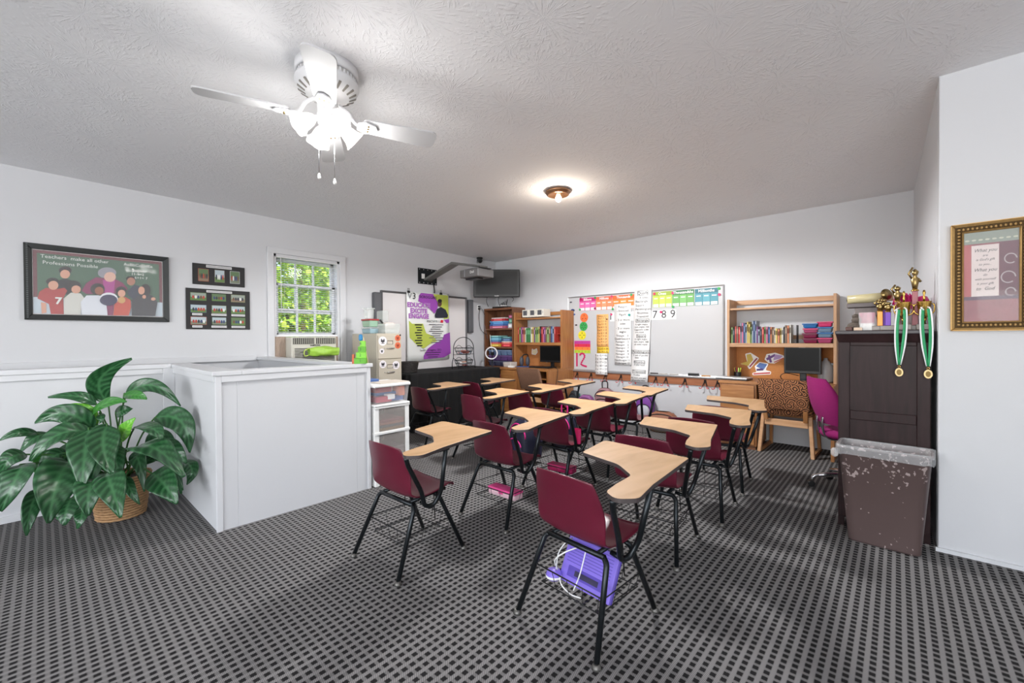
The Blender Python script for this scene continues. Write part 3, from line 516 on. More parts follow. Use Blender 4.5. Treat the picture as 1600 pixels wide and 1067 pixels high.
ph=[(a,b,c,d) for (c,d) in ((1.700,1.786),(1.566,1.654),(1.434,1.522)) for (a,b) in ((1.094,1.240),(1.288,1.428),(1.475,1.617))]
lb=[(1.242,1.486,1.795,1.818)]+[(a,b,c,c+.022) for c in (1.538,1.404) for a,b in ((1.11,1.20),(1.285,1.43),(1.478,1.615))]
collage('photo_board','larger black photo board with nine pictures in a grid',1.056,1.668,1.385,1.832,ph,lb,'black photo boards by the window')
# interactive whiteboard
sb=lt('interactive_whiteboard','grey-framed interactive whiteboard behind the purple poster','whiteboard')
GREYF=mat('grey_frame',(104,104,106),.4,.3); BOARD=mat('board_white',(226,222,222),.3)
ringframe(3.385,5.075,.735,1.985,.032,.045).build('frame',GREYF,sb,bev=.004); MB().box(3.41,5.05,-.03,-.002,.76,1.96).build('surface',BOARD,sb)
MB().box(3.6,4.9,-.075,-.03,.715,.74).build('pen_tray',GREYF,sb,bev=.004)
def spk(y0,y1,z0,z1,label):
    t=lt('wall_speaker',label,'speaker','whiteboard speakers'); MB().box(y0,y1,-.085,0,z0,z1).build('cabinet',mat('speaker_grey',(84,85,89),.5),t,bev=.012)
    MB().box(y0+.012,y1-.012,-.089,-.083,z0+.03,z1-.02).build('grille',mat('speaker_cloth',(96,97,101),.8,bump=.3,bscale=400),t)
spk(3.255,3.365,1.20,1.945,'tall grey speaker at the left end of the interactive whiteboard'); spk(5.095,5.195,1.36,1.945,'tall grey speaker at the right end of the interactive whiteboard')
po=lt('poster','purple and lime poster clipped to the interactive whiteboard','poster')
MB().grid(lambda u,v:(3.80+.835*u+.02*v*0,-.075-.006*sin(6*u+1)-.004*sin(5*v),.90+1.09*v+.02*u),10,10).build('sheet',mat('poster_paper',(232,234,232),.4),po,solid=.001)
for i,(n,c,p) in enumerate(POSTER): flat(po,n,flatm(c),p,-.088-.0005*i,.0005)
PUR=flatm((150,70,170))
for s,z in (('EDUCATE',1.787),('EXCITE',1.697),('ENGAGE',1.613)):
    text(po,s,.098,mat('lilac_print',(196,150,206),.6),4.015,z,-.0935,bold=.006); text(po,s,.098,PUR,4.015,z,-.0945)
text(po,'3',.14,INK,3.93,1.925,-.094); text(po,'V',.13,GREYINK,3.85,1.925,-.0935); text(po,'SCROGGINS',.062,INK,4.20,1.925,-.0945); text(po,'MATH 911',.056,INK,4.295,1.54,-.0935)
text(po,'Sandra Scroggins, CEO',.046,INK,4.24,1.076,-.0945)
for k in range(9): flat(po,'text_line',INK,rect(3.935+.02*(k%3),4.075-.015*(k%2),1.47-k*.041,1.488-k*.041),-.0935)
for k in range(9): flat(po,'text_line',GREYINK,rect(4.21+.03*((k*2)%3),4.50-.03*(k%3),1.484-k*.036,1.496-k*.036),-.0935)
for k in range(3): flat(po,'text_line',INK,rect(4.12+.03*k,4.44-.03*k,1.03-k*.036,1.040-k*.036),-.0945)
for y,l in ((3.835,'black binder clip at the left top corner of the purple poster'),(4.465,'black binder clip near the right top corner of the purple poster')):
    t=thing('binder_clip',l,'clip',(XL+.082,y,1.985 if y<4 else 2.0),pi/2,'binder clips holding the poster')
    MB().prism([(-.022,-.012),(.022,-.012),(.006,.022),(-.006,.022)],-.022,.022,frame=lambda a,b,c:(c,a*.6,b)).build('clip_body',BLACKP,t)
    for s in (-1,1): MB().tube([(-.008,0,.02),(-.012+s*.012,s*.012,.058),(.012+s*.012,s*.012,.058),(.008,0,.02)],.0025,6).build('clip_handle',BLACKM,t)
# projector on its wall arm
pj=thing('projector','grey short-throw projector on a long wall arm above the poster','projector',(XL,4.25,0),pi/2)
MB().box(-.185,.19,-.012,0,2.145,2.40).build('wall_bracket',BLACKM,pj,bev=.003)
for i in range(5):
    for z in (2.165,2.378): MB().lathe([(.008,0),(.008,.004)],8,(0,0,0)).build('bracket_bolt',CHROME,pj).matrix_local=Matrix.Translation((-.16+.08*i,-.012,z))@Matrix.Rotation(pi/2,4,'X')
MB().box(-.12,-.06,-.016,-.011,2.23,2.31).build('switch_plate',WHITEP,pj)
ARMG=mat('projector_arm_grey',(112,111,108),.4,.3)
MB().prism([(-.01,2.20),(-.01,2.235),(-.70,2.42),(-1.33,2.295),(-1.33,2.27),(-.70,2.385)],-.075,.075,frame=lambda a,b,c:(c,a,b)).build('arm',ARMG,pj,bev=.006)
MB().box(-.10,.10,-1.38,-1.02,2.25,2.262).build('mount_plate',BLACKP,pj)
MB().box(-.15,.17,-1.36,-.98,2.135,2.25).build('housing',mat('projector_grey',(96,94,94),.45),pj,bev=.012)
MB().box(-.152,-.148,-1.09,-1.08,2.14,2.245).build('seam',CHROME,pj); MB().box(-.06,.06,-1.25,-1.0,2.115,2.137).build('lens_bay',BLACKP,pj,bev=.006)
text(pj,'Dell',.05,PAPER,0,0,0,frame=lambda a,b:(-.1515,-1.24-a,2.20+b))
MB().tube(bez([(.12,-.015,2.15),(.13,-.02,2.05),(.125,-.02,2.0)],5),.010,8).build('power_cable',BLACKP,pj)
sc=thing('security_camera','small dark turret camera in the ceiling corner','camera',(-5.56,5.30,2.705))
MB().lathe([(.001,0),(.055,0),(.055,-.02),(.001,-.022)],20).build('base',BLACKP,sc); MB().ball((.01,0,-.055),(.045,.045,.045)).build('eyeball',mat('camera_grey',(58,60,60),.35),sc)
MB().lathe([(.001,0),(.02,.0),(.02,.012),(.001,.012)],14).build('lens',BLACKP,sc).matrix_local=Matrix.Translation((.04,-.03,-.068))@Matrix.Rotation(radians(115),4,(0.6,.8,0))
MB().tube(bez([(-.05,0,-.01),(-.075,.01,-.05),(-.06,0,-.09)],5),.006,6).build('cable',BLACKP,sc)
ol=lt('wall_outlet','white outlet with two black plugs beside the bookcase','outlet')
MB().box(5.36,5.42,-.008,0,1.765,1.865).build('plate',WHITEP,ol,bev=.003)
for z in (1.80,1.84): MB().box(5.372,5.412,-.04,-.006,z-.014,z+.012).build('plug',BLACKP,ol,bev=.004)
for k,p in enumerate(([(5.39,-.04,1.84),(5.46,-.05,1.76),(5.52,-.05,1.6),(5.50,-.06,1.45),(5.55,-.08,1.25)],[(5.39,-.04,1.80),(5.37,-.04,1.65),(5.39,-.05,1.45),(5.47,-.05,1.36),(5.53,-.08,1.33)])): MB().tube(bez(p,6),.005,6).build('cord',[GREYINK,INK][k],ol)

# ------------------------------------------------------------------ along the left wall: filing cabinet, drawers, clothed table
FCAB=mat('cabinet_putty',(192,184,168),.4,var=.03)
fc=thing('filing_cabinet','tall putty-coloured filing cabinet covered with round stickers','filing cabinet',(-4.95,2.89,0),pi/2)
# local: x along +Y (front width .36), y into the cabinet (-X)
MB().box(0,.365,.0,.64,.04,1.335).build('body',FCAB,fc,bev=.006); MB().box(.01,.355,.03,.62,0,.045).build('plinth',ACD,fc)
CHM=CHROME
for i in range(4):
    z=.07+i*.312; d=MB().box(.012,.353,-.018,.0,z,z+.302).build('drawer',FCAB,fc,bev=.004)
    MB().tube(fillet([(.135,-.018,z+.135),(.135,-.042,z+.135),(.235,-.042,z+.135),(.235,-.018,z+.135)],.012),.006,8).build('handle',CHM,d)
    ringframe(.135,.225,z+.185,z+.235,.006,.004,-.018).build('label_holder',CHM,d)
    MB().ball((.10,-.02,z+.135),.007).build('latch',CHM,d)
MB().lathe([(.011,0),(.011,.006)],12).build('lock',BLACKP,fc).matrix_local=Matrix.Translation((.335,-.018,1.312))@Matrix.Rotation(pi/2,4,'X')
MAGW=mat('sticker_white',(232,228,232),.4); MAGO=mat('sticker_orange',(214,112,76),.4)
for (x,z,r,m,l) in ((.075,1.235,.06,MAGW,'large white round sticker on the top cabinet drawer'),(.062,1.105,.034,MAGW,'small white round sticker low on the top cabinet drawer'),(.075,.935,.05,MAGW,'white round sticker on the left of the second cabinet drawer'),(.268,.915,.055,MAGW,'white round sticker on the right of the second cabinet drawer'),(.298,1.272,.042,MAGO,'upper orange round sticker on the cabinet'),(.298,1.175,.044,MAGO,'lower orange round sticker on the cabinet')):
    t=thing('round_sticker',l,'sticker',(-4.95+.0185,2.89+x,z),pi/2,'round stickers on the filing cabinet')
    flat(t,'disc',m,ell(0,0,r,r*1.0,20),0,.0015); ink=INK if m is MAGW else mat('sticker_dark_orange',(150,52,36),.5)
    for k in range(3): flat(t,'motif',ink,ell(-.3*r+.3*r*k,.1*r*(-1)**k,r*.16,r*.42,8),-.0016,.0004)
    flat(t,'motif',ink,rect(-.45*r,.45*r,-.55*r,-.45*r),-.0016,.0004)
# boxes on the cabinet
CLR=mat('clear_plastic',(232,238,234),.15,alpha=.32); CLRG=mat('clear_green_plastic',(170,206,180),.2,alpha=.75)
def tub(name,label,cat,loc,rz,w,d,h,mb,ml,group=None,taper=.9,lid=True,lh=.02):
    t=thing(name,label,cat,loc,rz,group); a,b=w/2*taper,d/2*taper; A,B=w/2,d/2
    MB().hexa([(-a,-b,0),(a,-b,0),(a,b,0),(-a,b,0),(-A,-B,h-lh),(A,-B,h-lh),(A,B,h-lh),(-A,B,h-lh)]).build('tub',mb,t,bev=min(.012,h*.2))
    if lid: MB().box(-A-.006,A+.006,-B-.006,B+.006,h-lh,h).build('lid',ml,t,bev=.004)
    return t
tub('plastic_box','blue-grey plastic box at the bottom on the filing cabinet','box',(-5.24,2.965,1.336),0,.22,.13,.085,mat('blue_grey_plastic',(150,176,186),.3),CLR)
tub('plastic_box','green plastic box with a red lid on the filing cabinet','box',(-5.24,2.965,1.423),0,.21,.13,.105,CLRG,mat('red_lid',(168,44,48),.4))
tub('plastic_box','small clear box standing on the red lid','box',(-5.26,2.96,1.53),0,.11,.10,.15,CLR,CLR)
tub('plastic_box','blue box with a green top beside the clear bin','box',(-5.28,3.09,1.336),0,.13,.09,.13,mat('blue_plastic',(34,84,128),.35),mat('green_lid',(74,148,52),.4))
tub('plastic_box','clear upright box behind the white scale on the cabinet','box',(-5.32,3.20,1.336),0,.16,.10,.34,CLR,CLR,lid=False)
cb=thing('clear_bin','clear open bin holding a white hole puncher on the cabinet','bin',(-5.075,3.13,1.336),0)
wl_=MB(); A,B,a,b,h=.12,.115,.10,.10,.125
for p in (((-a,-b),(a,-b),(A,-B),(-A,-B)),((a,-b),(a,b),(A,B),(A,-B)),((a,b),(-a,b),(-A,B),(A,B)),((-a,b),(-a,-b),(-A,-B),(-A,B))): wl_.quad((p[0][0],p[0][1],0),(p[1][0],p[1][1],0),(p[2][0],p[2][1],h),(p[3][0],p[3][1],h))
wl_.quad((-a,-b,0),(a,-b,0),(a,b,0),(-a,b,0)); wl_.build('bin_wall',CLR,cb,solid=.003)
wp=thing('paper_punch','white rounded desk gadget lying in the clear bin','office tool',(-5.075,3.135,1.345),0)
MB().box(-.06,.07,-.08,.085,0,.05).build('base',WHITEP,wp,bev=.02); MB().box(-.05,.06,-.075,.085,.05,.14).build('cover',mat('cream_plastic',(232,222,216),.35),wp,bev=.035,seg=4)
MB().tube([(-.02,-.07,.13),(-.02,-.11,.17)],.012,8).build('lever',BLACKP,wp)
# counting tower on the side of the stair box cap
ty=thing('counting_toy','green stepped counting toy with a blue peg standing on the half wall cap','toy',(-3.355,1.81,1.0602),radians(55)); ty.scale=(.8,.8,.86)
TG=mat('toy_green',(112,190,48),.45); TB=mat('toy_blue',(40,126,180),.45); TR_=mat('toy_orange',(196,96,60),.5)
for i in range(4):
    s=MB().box(-.06+.018*i,.06-.004*i,-.018-.016*(3-i),.03,.0+.055*i,.055*(i+1)).build('step',mat('toy_green_%d'%(i%2),[(96,172,40),(130,206,58)][i%2],.45),ty,bev=.003)
    text(s,'%d'%(i+1),.04,mat('toy_dark_green',(40,96,30),.5),0,.028+.055*i,-.0195-.016*(3-i))
MB().box(-.02,.02,-.015,.02,.22,.285).build('peg',TB,ty,bev=.015); MB().tube([(.07,.02,0),(.02,.02,.26)],.006,6).build('side_rail',mat('toy_cream',(214,196,150),.5),ty); MB().box(-.085,-.062,-.03,.02,0,.09).build('block',TR_,ty,bev=.003)
# white drawer tower and bin
dt=thing('drawer_tower','white plastic drawer tower at the end of the half wall','drawer unit',(-3.29,1.895,0),pi/2)
MB().box(0,.045,0,.38,0,.69).box(.30,.345,0,.38,0,.69).box(.045,.30,.36,.38,0,.69).build('frame',WHITEP,dt,bev=.006)
SMOKE=mat('smoky_clear_plastic',(176,170,166),.2,alpha=.42)
for i in range(3):
    z=.01+i*.225; MB().box(-.004,.349,-.008,.38,z+.205,z+.232).build('shelf_rim',WHITEP,dt,bev=.006)
    d=MB().box(.047,.298,-.002,.002,z+.01,z+.2).box(.047,.051,.002,.34,z+.01,z+.17).box(.294,.298,.002,.34,z+.01,z+.17).box(.047,.298,.002,.34,z+.006,z+.01).build('drawer',SMOKE,dt)
    cols=[((214,206,200),(150,150,160)),((226,224,222),(206,196,200),(176,170,176)),((196,150,60),(92,104,104),(206,120,90),(176,70,80))][i]
    for k,c in enumerate(cols): MB().box(.055,.29,.006,.30,z+.012+k*.024,z+.032+k*.024).build('paper_stack',flatm(c),d)
MB().box(-.004,.349,-.008,.38,.675,.702).build('top_panel',WHITEP,dt,bev=.006)
bn=thing('storage_bin','clear bin of red and blue craft boxes on the drawer tower','bin',(-3.29,1.90,.703),pi/2)
MB().hexa([(.01,.01,0),(.325,.01,0),(.325,.34,0),(.01,.34,0),(0,0,.145),(.34,0,.145),(.34,.36,.145),(0,.36,.145)]).build('tub',mat('clear_bin_plastic',(224,222,224),.15,alpha=.25),bn)
MB().box(-.012,.352,-.012,.372,.145,.172).build('lid',WHITEP,bn,bev=.008)
for (x0,x1,y,z0,z1,c) in ((.03,.18,.03,.01,.06,(176,60,80)),(.17,.31,.05,.01,.05,(70,100,160)),(.06,.28,.09,.062,.09,(60,110,180)),(.04,.2,.06,.092,.135,(166,60,66)),(.26,.315,.03,.052,.135,(226,140,110)),(.14,.21,.024,.03,.075,(230,230,230))): MB().box(x0,x1,y,y+.12,z0,z1).build('craft_box',flatm(c),bn,bev=.004)
MB().box(.06,.352,.01,.24,.173,.178).build('paper_sheet',mat('tan_paper',(206,196,184),.7),bn)
tag(MB().box(-.06,.06,-.08,.08,0,.028).build('blue_case',mat('blue_case',(64,98,158),.4),loc=(-3.55,1.98,.876),bev=.008),'flat blue case lying on the white bin lid','case')
# table with black cloth
tb=thing('folding_table','long folding table under a black cloth by the whiteboard','table',(-5.17,4.15,0))
MB().box(-.36,.36,-.84,.84,.755,.785).build('tabletop',mat('table_grey',(120,118,116),.6),tb)
for sx in (-1,1):
    for sy in (-1,1): MB().tube([(sx*.3,sy*.72,0),(sx*.3,sy*.72,.755)],.014,8).build('leg',BLACKM,tb)
CLOTH=mat('black_cloth',(13,13,14),.95,var=.2,scale=12)
ck=MB(); per=[]; hw,hl=.375,.855
n1,n2=34,70
for i in range(n1): per.append((-hw+2*hw*i/n1,-hl,0,-1))
for i in range(n2): per.append((hw,-hl+2*hl*i/n2,1,0))
for i in range(n1): per.append((hw-2*hw*i/n1,hl,0,1))
for i in range(n2): per.append((-hw,hl-2*hl*i/n2,-1,0))
K=len(per)
for k,(zf,amp) in enumerate(((.788,0),(.76,.006),(.5,.016),(.25,.022),(.012,.026))):
    for i,(x,y,nx,ny) in enumerate(per):
        wv=amp*(.9*sin(i*.9)+.5*sin(i*1.7+1)+.4); lim = 1 if nx>=0 else .0
        ck.v.append((x+nx*wv*lim,y+ny*wv*.8,zf))
for k in range(4):
    for i in range(K): j=(i+1)%K; ck.face((k*K+i,k*K+j,(k+1)*K+j,(k+1)*K+i)[::-1],0,True)
ck.face(range(K),0)
tag(ck.build('tablecloth',CLOTH,loc=(-5.17,4.15,0)),'black cloth draped to the floor over the long table','tablecloth')
# wicker basket on the table
BWK=mat('black_wicker',(38,34,32),.6,var=.4,scale=60,bump=.6,bscale=140)
wb=thing('wicker_basket','black wicker basket with a tall handle on the black cloth','basket',(-5.10,3.45,.789))
for k in range(9):
    z=.01+k*.0165; rr=1+.025*k
    MB().tube([(cos(2*pi*i/28)*.115*rr+.003*(-1)**(i+k)*cos(2*pi*i/28),sin(2*pi*i/28)*.13*rr,z) for i in range(28)],.0095,6,closed=True).build('woven_ring',BWK,wb)
MB().lathe([(.001,.0),(.11,.0),(.112,.01),(.001,.012)],24,sy=1.12).build('basket_base',BWK,wb)
MB().tube(bez([(-.09,-.12,.13),(-.095,-.13,.25),(-.09,-.115,.40),(-.08,-.09,.435),(-.075,-.075,.40),(-.07,-.08,.15)],6),.013,8).build('handle',BWK,wb)
# two-tier wire stand
ws_=thing('wire_stand','black two-tier wire basket stand on the black cloth','basket stand',(-5.10,4.50,.789),pi/2)
MB().tube(fillet([(-.24,0,0),(-.24,0,.10),(-.215,0,.16),(-.21,0,.32)],.04)+[(.21*-cos(pi*i/16),0,.32+.17*sin(pi*i/16)) for i in range(1,16)]+fillet([(.21,0,.32),(.215,0,.16),(.24,0,.10),(.24,0,0)],.04),.006,8).build('arch',BLACKM,ws_)
for s in (-1,1): MB().tube(bez([(s*.215,0,.17),(s*.18,-.06,.10),(s*.17,-.07,0)],5),.005,6).build('foot_wire',BLACKM,ws_)
for z0,rx in ((.22,.17),(.03,.17)):
    for q,zz in ((.72,0),(.9,.05),(1,.10)): MB().tube([(rx*q*cos(2*pi*i/24),.12*q*sin(2*pi*i/24),z0+zz) for i in range(24)],.004,6,closed=True).build('basket_ring',BLACKM,ws_)
    for i in range(14):
        a=2*pi*i/14; MB().tube([(rx*.72*cos(a),.12*.72*sin(a),z0),(rx*cos(a),.12*sin(a),z0+.10)],.0025,5).build('basket_wire',BLACKM,ws_)
    MB().tube([(-.215,0,z0+.0),(.215,0,z0+.0)],.004,6).build('cross_wire',BLACKM,ws_)
    for s in (-1,1): MB().tube(bez([(-.08,s*.12,z0+.1),(0,s*.12,z0+.14),(.08,s*.12,z0+.1)],6),.004,6).build('basket_grip',BLACKM,ws_)
rnd=random.Random(5)
for z0,nm,pal in ((.225,'upper',[(70,110,150),(150,80,70),(176,170,170),(60,70,90),(196,120,110)]),(.035,'lower',[(206,200,200),(150,60,60),(230,226,224),(120,120,130),(196,140,110)])):
    for k in range(13):
        a=rnd.uniform(0,2*pi); r=rnd.uniform(0,.06); c=rnd.choice(pal); z=.789+z0+.018+.016*(k//4)
        o=tag(MB().box(-.045,.045,-.012,.012,-.008,.008).build('wrapped_snack',mat('wrap_%d_%d_%d'%c,c,.35),loc=(-5.10+r*sin(a),4.50+1.3*r*cos(a),z),rz=rnd.uniform(0,3.1),bev=.005),'%s wrapped item in the %s basket of the wire stand'%({(70,110,150):'blue',(150,80,70):'brick red',(176,170,170):'grey',(60,70,90):'navy',(196,120,110):'salmon',(206,200,200):'pale grey',(150,60,60):'dark red',(230,226,224):'white',(120,120,130):'slate grey',(196,140,110):'tan'}[c],nm),'wrapper','wrapped items in the %s wire basket'%nm)
# ring light on a tripod
rl=thing('ring_light','white ring light on a black tripod by the bookcase','ring light',(-5.22,5.24,0))
MB().tube([(.10*cos(2*pi*i/32)*.8,.10*cos(2*pi*i/32)*.6,1.0+.10*sin(2*pi*i/32)) for i in range(32)],.012,8,closed=True).build('ring',mat('ring_white',(236,236,240),.3),rl)
MB().tube([(0,.02,.35),(0,.02,1.0)],.009,8).build('pole',BLACKM,rl); MB().box(-.03,.03,.0,.04,.96,1.02).build('phone_clamp',BLACKP,rl,bev=.005); MB().lathe([(.02,.62),(.022,.66),(.02,.70)],12,(0,.02,0)).build('collar',BLACKP,rl)
for k in range(3):
    a=2*pi*k/3+.6; MB().tube([(0,.02,.66),(.20*cos(a),.02+.20*sin(a),.008)],.008,6).build('leg',BLACKM,rl)
MB().tube(bez([(0,.03,1.02),(-.02,.02,1.12),(-.06,.04,1.22),(-.09,.06,1.32)],6),.004,6).build('power_cord',WHITEP,rl)
# television
tv=thing('television','black flat television hung across the ceiling corner','television',(-5.20,5.36,2.21),radians(44))
SCR=mat('tv_screen',(16,15,16),.3,spec=.2); GLB=mat('gloss_black',(14,14,16),.3,spec=.3)
tvb=MB().box(-.405,.405,-.025,.035,-.235,.245).build('bezel',GLB,tv,bev=.012); MB().box(-.365,.365,-.028,-.02,-.185,.215).build('screen',SCR,tv)
text(tv,'SHARP',.026,PAPER,0,-.212,-.0265)
MB().box(-.15,.15,.035,.10,-.12,.12).build('back_housing',BLACKP,tv,bev=.01); MB().box(-.05,.05,.10,.42,-.05,.05).build('wall_mount',BLACKM,tv)
for k,p in enumerate(([(-.16,.05,-.2),(-.18,.06,-.3),(-.15,.08,-.40)],[(.05,.05,-.2),(.03,.06,-.3),(.07,.08,-.42)],[(.26,.05,-.22),(.30,.05,-.27),(.27,.05,-.31)])): MB().tube(bez(p,6),.005,6).build('cable',BLACKP,tv)
for o in [tv]: o.rotation_euler[0]=radians(4)

# ------------------------------------------------------------------ back wall: bookcase, two desks with hutches
bk=thing('bookcase','dark brown open bookcase of games in the room corner','bookcase',(-5.66,5.50,0))
BW_,BD=.71,.335
for n,b in (('side_panel',(0,.022,0,BD,0,1.80)),('side_panel',(BW_-.022,BW_,0,BD,0,1.80)),('top_panel',(.022,BW_-.022,0,BD,1.765,1.80)),('back_panel',(.022,BW_-.022,BD-.012,BD,.05,1.765)),('kick_board',(.022,BW_-.022,.02,.04,0,.07))):
    MB().box(*b).build(n,WALNUTV if 'top' not in n else WALNUT,bk,bev=.002)
for z in (1.405,1.075,.725,.40,.07): MB().box(.022,BW_-.022,.004,BD-.012,z,z+.03).build('shelf',WALNUT,bk,bev=.002)
def gamebox(x,y,z,w,d,h,c,label,rz=0,grp='games in the brown bookcase'):
    t=thing('game_box',label,'game box',(x,y,z),rz,grp)
    MB().box(-w/2,w/2,-d/2,d/2,0,h).build('box',mat('card_%d_%d_%d'%c,c,.45,var=.12,scale=30),t,bev=.002)
    MB().box(-w*.3,w*.3,-d/2-.001,-d/2,h*.25,h*.75).build('box_title',flatm(tuple(min(255,v+70) for v in c)),t)
    return t
z=1.436
for i,(c,h,w,l) in enumerate((((176,92,120),.045,.40,'pinkish patterned'),((52,86,150),.03,.42,'dark blue'),((60,120,180),.034,.40,'blue'),((96,156,200),.02,.40,'pale blue'),((176,44,52),.042,.34,'red'),((226,220,216),.016,.34,'white'))):
    gamebox(-5.35+.01*(i%3),5.63,z,w,.2,h,c,'%s game box, %s from the bottom in the upper bookcase pile'%(l,ORD[i])); z+=h+.001
gamebox(-5.06,5.63,1.436,.11,.15,.08,(196,196,206),'small white box beside the upper bookcase game pile'); gamebox(-5.06,5.64,1.517,.10,.14,.09,(80,130,110),'small green box on the white box in the bookcase'); gamebox(-5.06,5.64,1.608,.10,.14,.06,(150,64,100),'small magenta box on top of the bookcase side pile')
z=1.106
for i,(c,h,w,l) in enumerate((((206,160,50),.05,.26,'yellow'),((196,70,60),.022,.26,'red'),((120,60,120),.016,.25,'purple'),((56,110,150),.03,.27,'blue'),((100,166,190),.034,.27,'light blue'),((60,130,140),.022,.27,'teal'),((140,190,180),.02,.26,'mint'))):
    gamebox(-5.41,5.63,z,w,.2,h,c,'%s game box, %s from the bottom in the lower left bookcase pile'%(l,ORD[i])); z+=h+.001
z=1.106
for i,(c,h,l) in enumerate((((190,40,50),.05,'red'),((214,90,80),.03,'salmon'),((200,196,190),.016,'cream'),((50,80,120),.05,'navy'),((60,110,110),.03,'dark teal'))):
    gamebox(-5.13,5.63,z,.25,.2,h,c,'%s game box, %s from the bottom in the lower right bookcase pile'%(l,ORD[i])); z+=h+.001
BINC=[((58,60,84),'navy'),((92,62,116),'violet'),((98,120,152),'blue-grey')]
for r in range(3):
    for c in range(4):
        cc,nm=BINC[r]; tub('craft_bin','%s plastic bin, %s from the left in the %s bin row of the bookcase'%(nm,ORD[c],['bottom','middle','top'][r]),'bin',(-5.52+c*.153,5.64,.757+r*.098),0,.142,.2,.094,mat('bin_%s'%nm,cc,.3,var=.1,scale=20),mat('bin_%s_rim'%nm,tuple(min(255,v+26) for v in cc),.3),'craft bins in the bookcase')
tub('craft_bin','wide red bin on the low shelf of the bookcase','bin',(-5.30,5.64,.431),0,.56,.2,.16,mat('bin_red',(170,44,62),.35),mat('bin_red_rim',(196,70,84),.35))
cbx=thing('cable_box','small black media box with cables on top of the bookcase','media box',(-5.33,5.62,1.801)); MB().box(-.16,.16,-.08,.08,0,.03).build('case',BLACKP,cbx,bev=.004); MB().box(-.02,.14,-.075,-.01,.03,.045).build('label_card',PAPER,cbx)
for k in range(4): MB().tube(bez([(-.1+.06*k,.04,.02),(-.06+.05*k,.06,.10+.02*k),(0+.03*k,.02,.06),(.08,-.02+.02*k,.035)],5),.005,6).build('cable',BLACKP,cbx)

BOOKPAL=[((176,60,56),'red'),((70,130,80),'green'),((120,70,130),'purple'),((214,190,110),'yellow'),((226,220,206),'cream'),((60,84,130),'blue'),((206,130,90),'orange'),((46,46,52),'black'),((190,110,140),'pink'),((140,170,110),'pale green'),((120,96,76),'brown'),((150,160,176),'grey')]
def books(x0,x1,yfront,z,specs,where,grp,lean=None):
    x=x0
    for i,(ci,t,h,dp) in enumerate(specs):
        c,nm=BOOKPAL[ci]
        if x+t>x1: break
        th=thing('book','%s book, %s from the left in the row on the %s'%(nm,ORD[i],where),'book',(x,yfront+random.uniform(0,.012),z),0,grp)
        MB().box(0,.002,0,dp,0,h).box(t-.002,t,0,dp,0,h).box(0,t,0,.002,0,h).build('cover',mat('bookcover_%d'%ci,c,.45,var=.1,scale=30),th)
        MB().box(.002,t-.002,.003,dp-.005,.004,h-.005).build('pages',PAPER,th)
        MB().box(t*.2,t*.8,-.0008,0,h*.55,h*.85).build('spine_title',flatm(tuple(min(255,v+60) if sum(c)<420 else max(0,v-110) for v in c)),th)
        x+=t+.0012
rb=random.Random(21)
def desk(name,label,X0,X1,yf,top,ped_side,hz,board_label=None):
    d=thing(name,label,'desk',(X0,yf,0)); W=X1-X0; D=5.83-yf
    MB().box(0,W,0,D,top-.03,top).build('desktop',OAK,d,bev=.003)
    if ped_side=='L':
        px0,px1=.015,.39
        MB().box(px0,px1,.02,D-.06,.04,top-.03).build('pedestal',OAKV,d,bev=.002); MB().box(px0+.01,px1-.01,.03,D-.07,0,.04).build('plinth',WALNUT,d)
        for z0,z1 in ((top-.20,top-.045),(.31,top-.215),(.06,.295)): 
            dr=MB().box(px0+.02,px1-.02,.0,.02,z0,z1).build('drawer',OAK,d,bev=.003)
        MB().box(W-.03,W,.02,D-.02,0,top-.03).build('side_panel',OAKV,d,bev=.002)
    else:
        MB().box(.015,.36,.02,D-.06,.04,top-.03).build('pedestal',OAKV,d,bev=.002)
        for z0,z1 in ((top-.20,top-.045),(.31,top-.215),(.06,.295)): MB().box(.03,.345,.0,.02,z0,z1).build('drawer',OAK,d,bev=.003)
        MB().box(W-.32,W-.28,.02,D-.06,0,top-.03).build('side_panel',OAKV,d,bev=.002); MB().box(W-.03,W,.0,D-.02,0,top-.03).build('side_panel',OAKV,d,bev=.002)
        MB().box(W-.28,W-.03,.04,D-.06,top-.16,top-.145).build('cubby_shelf',OAK,d)
    MB().box(.39 if ped_side=='L' else .36,W-.03,D-.10,D-.085,.42,top-.03).build('modesty_panel',OAKV,d)
    return d
def hutch(name,label,X0,X1,top,zt,yf,wm,wmv,cork,post=.03):
    h=thing(name,label,'hutch',(X0,yf,top)); W=X1-X0; D=5.83-yf; H=zt-top
    for a in (0,W-post): MB().box(a,a+post,0,D,0,H).build('side_panel',wmv,h,bev=.003)
    MB().box(post,W-post,.0,D-.02,1.14-top,1.185-top).build('book_shelf',wm,h,bev=.003)
    MB().box(post,W-post,.015,D-.02,H-.128,H-.106).build('top_shelf',wm,h,bev=.003)
    MB().box(post,W-post,D-.02,D,H-.055,H).build('back_rail',wm,h,bev=.003); MB().box(post,W-post,D-.02,D,1.23-top,1.275-top).build('back_rail',wm,h,bev=.003)
    MB().box(post,W-post,D-.015,D,0,1.14-top).build('pin_board',cork,h)
    return h
CORK=mat('cork',(186,124,72),.9,var=.18,scale=120)
desk('writing_desk','oak desk with drawers under the left hutch',-4.93,-3.91,5.13,.775,'R',0)
hutch('desk_hutch','oak hutch of bright books beside the brown bookcase',-4.93,-3.91,.776,1.70,5.50,OAK,OAKV,CORK,.035)
desk('writing_desk','oak desk with a drawer pedestal beside the dark wardrobe',-1.545,-.465,5.28,.76,'L',0)
hutch('desk_hutch','light oak hutch with paperbacks and lunch boxes near the wardrobe',-1.515,-.465,.761,1.705,5.52,OAKL,OAKLV,CORK,.028)
sp=[]
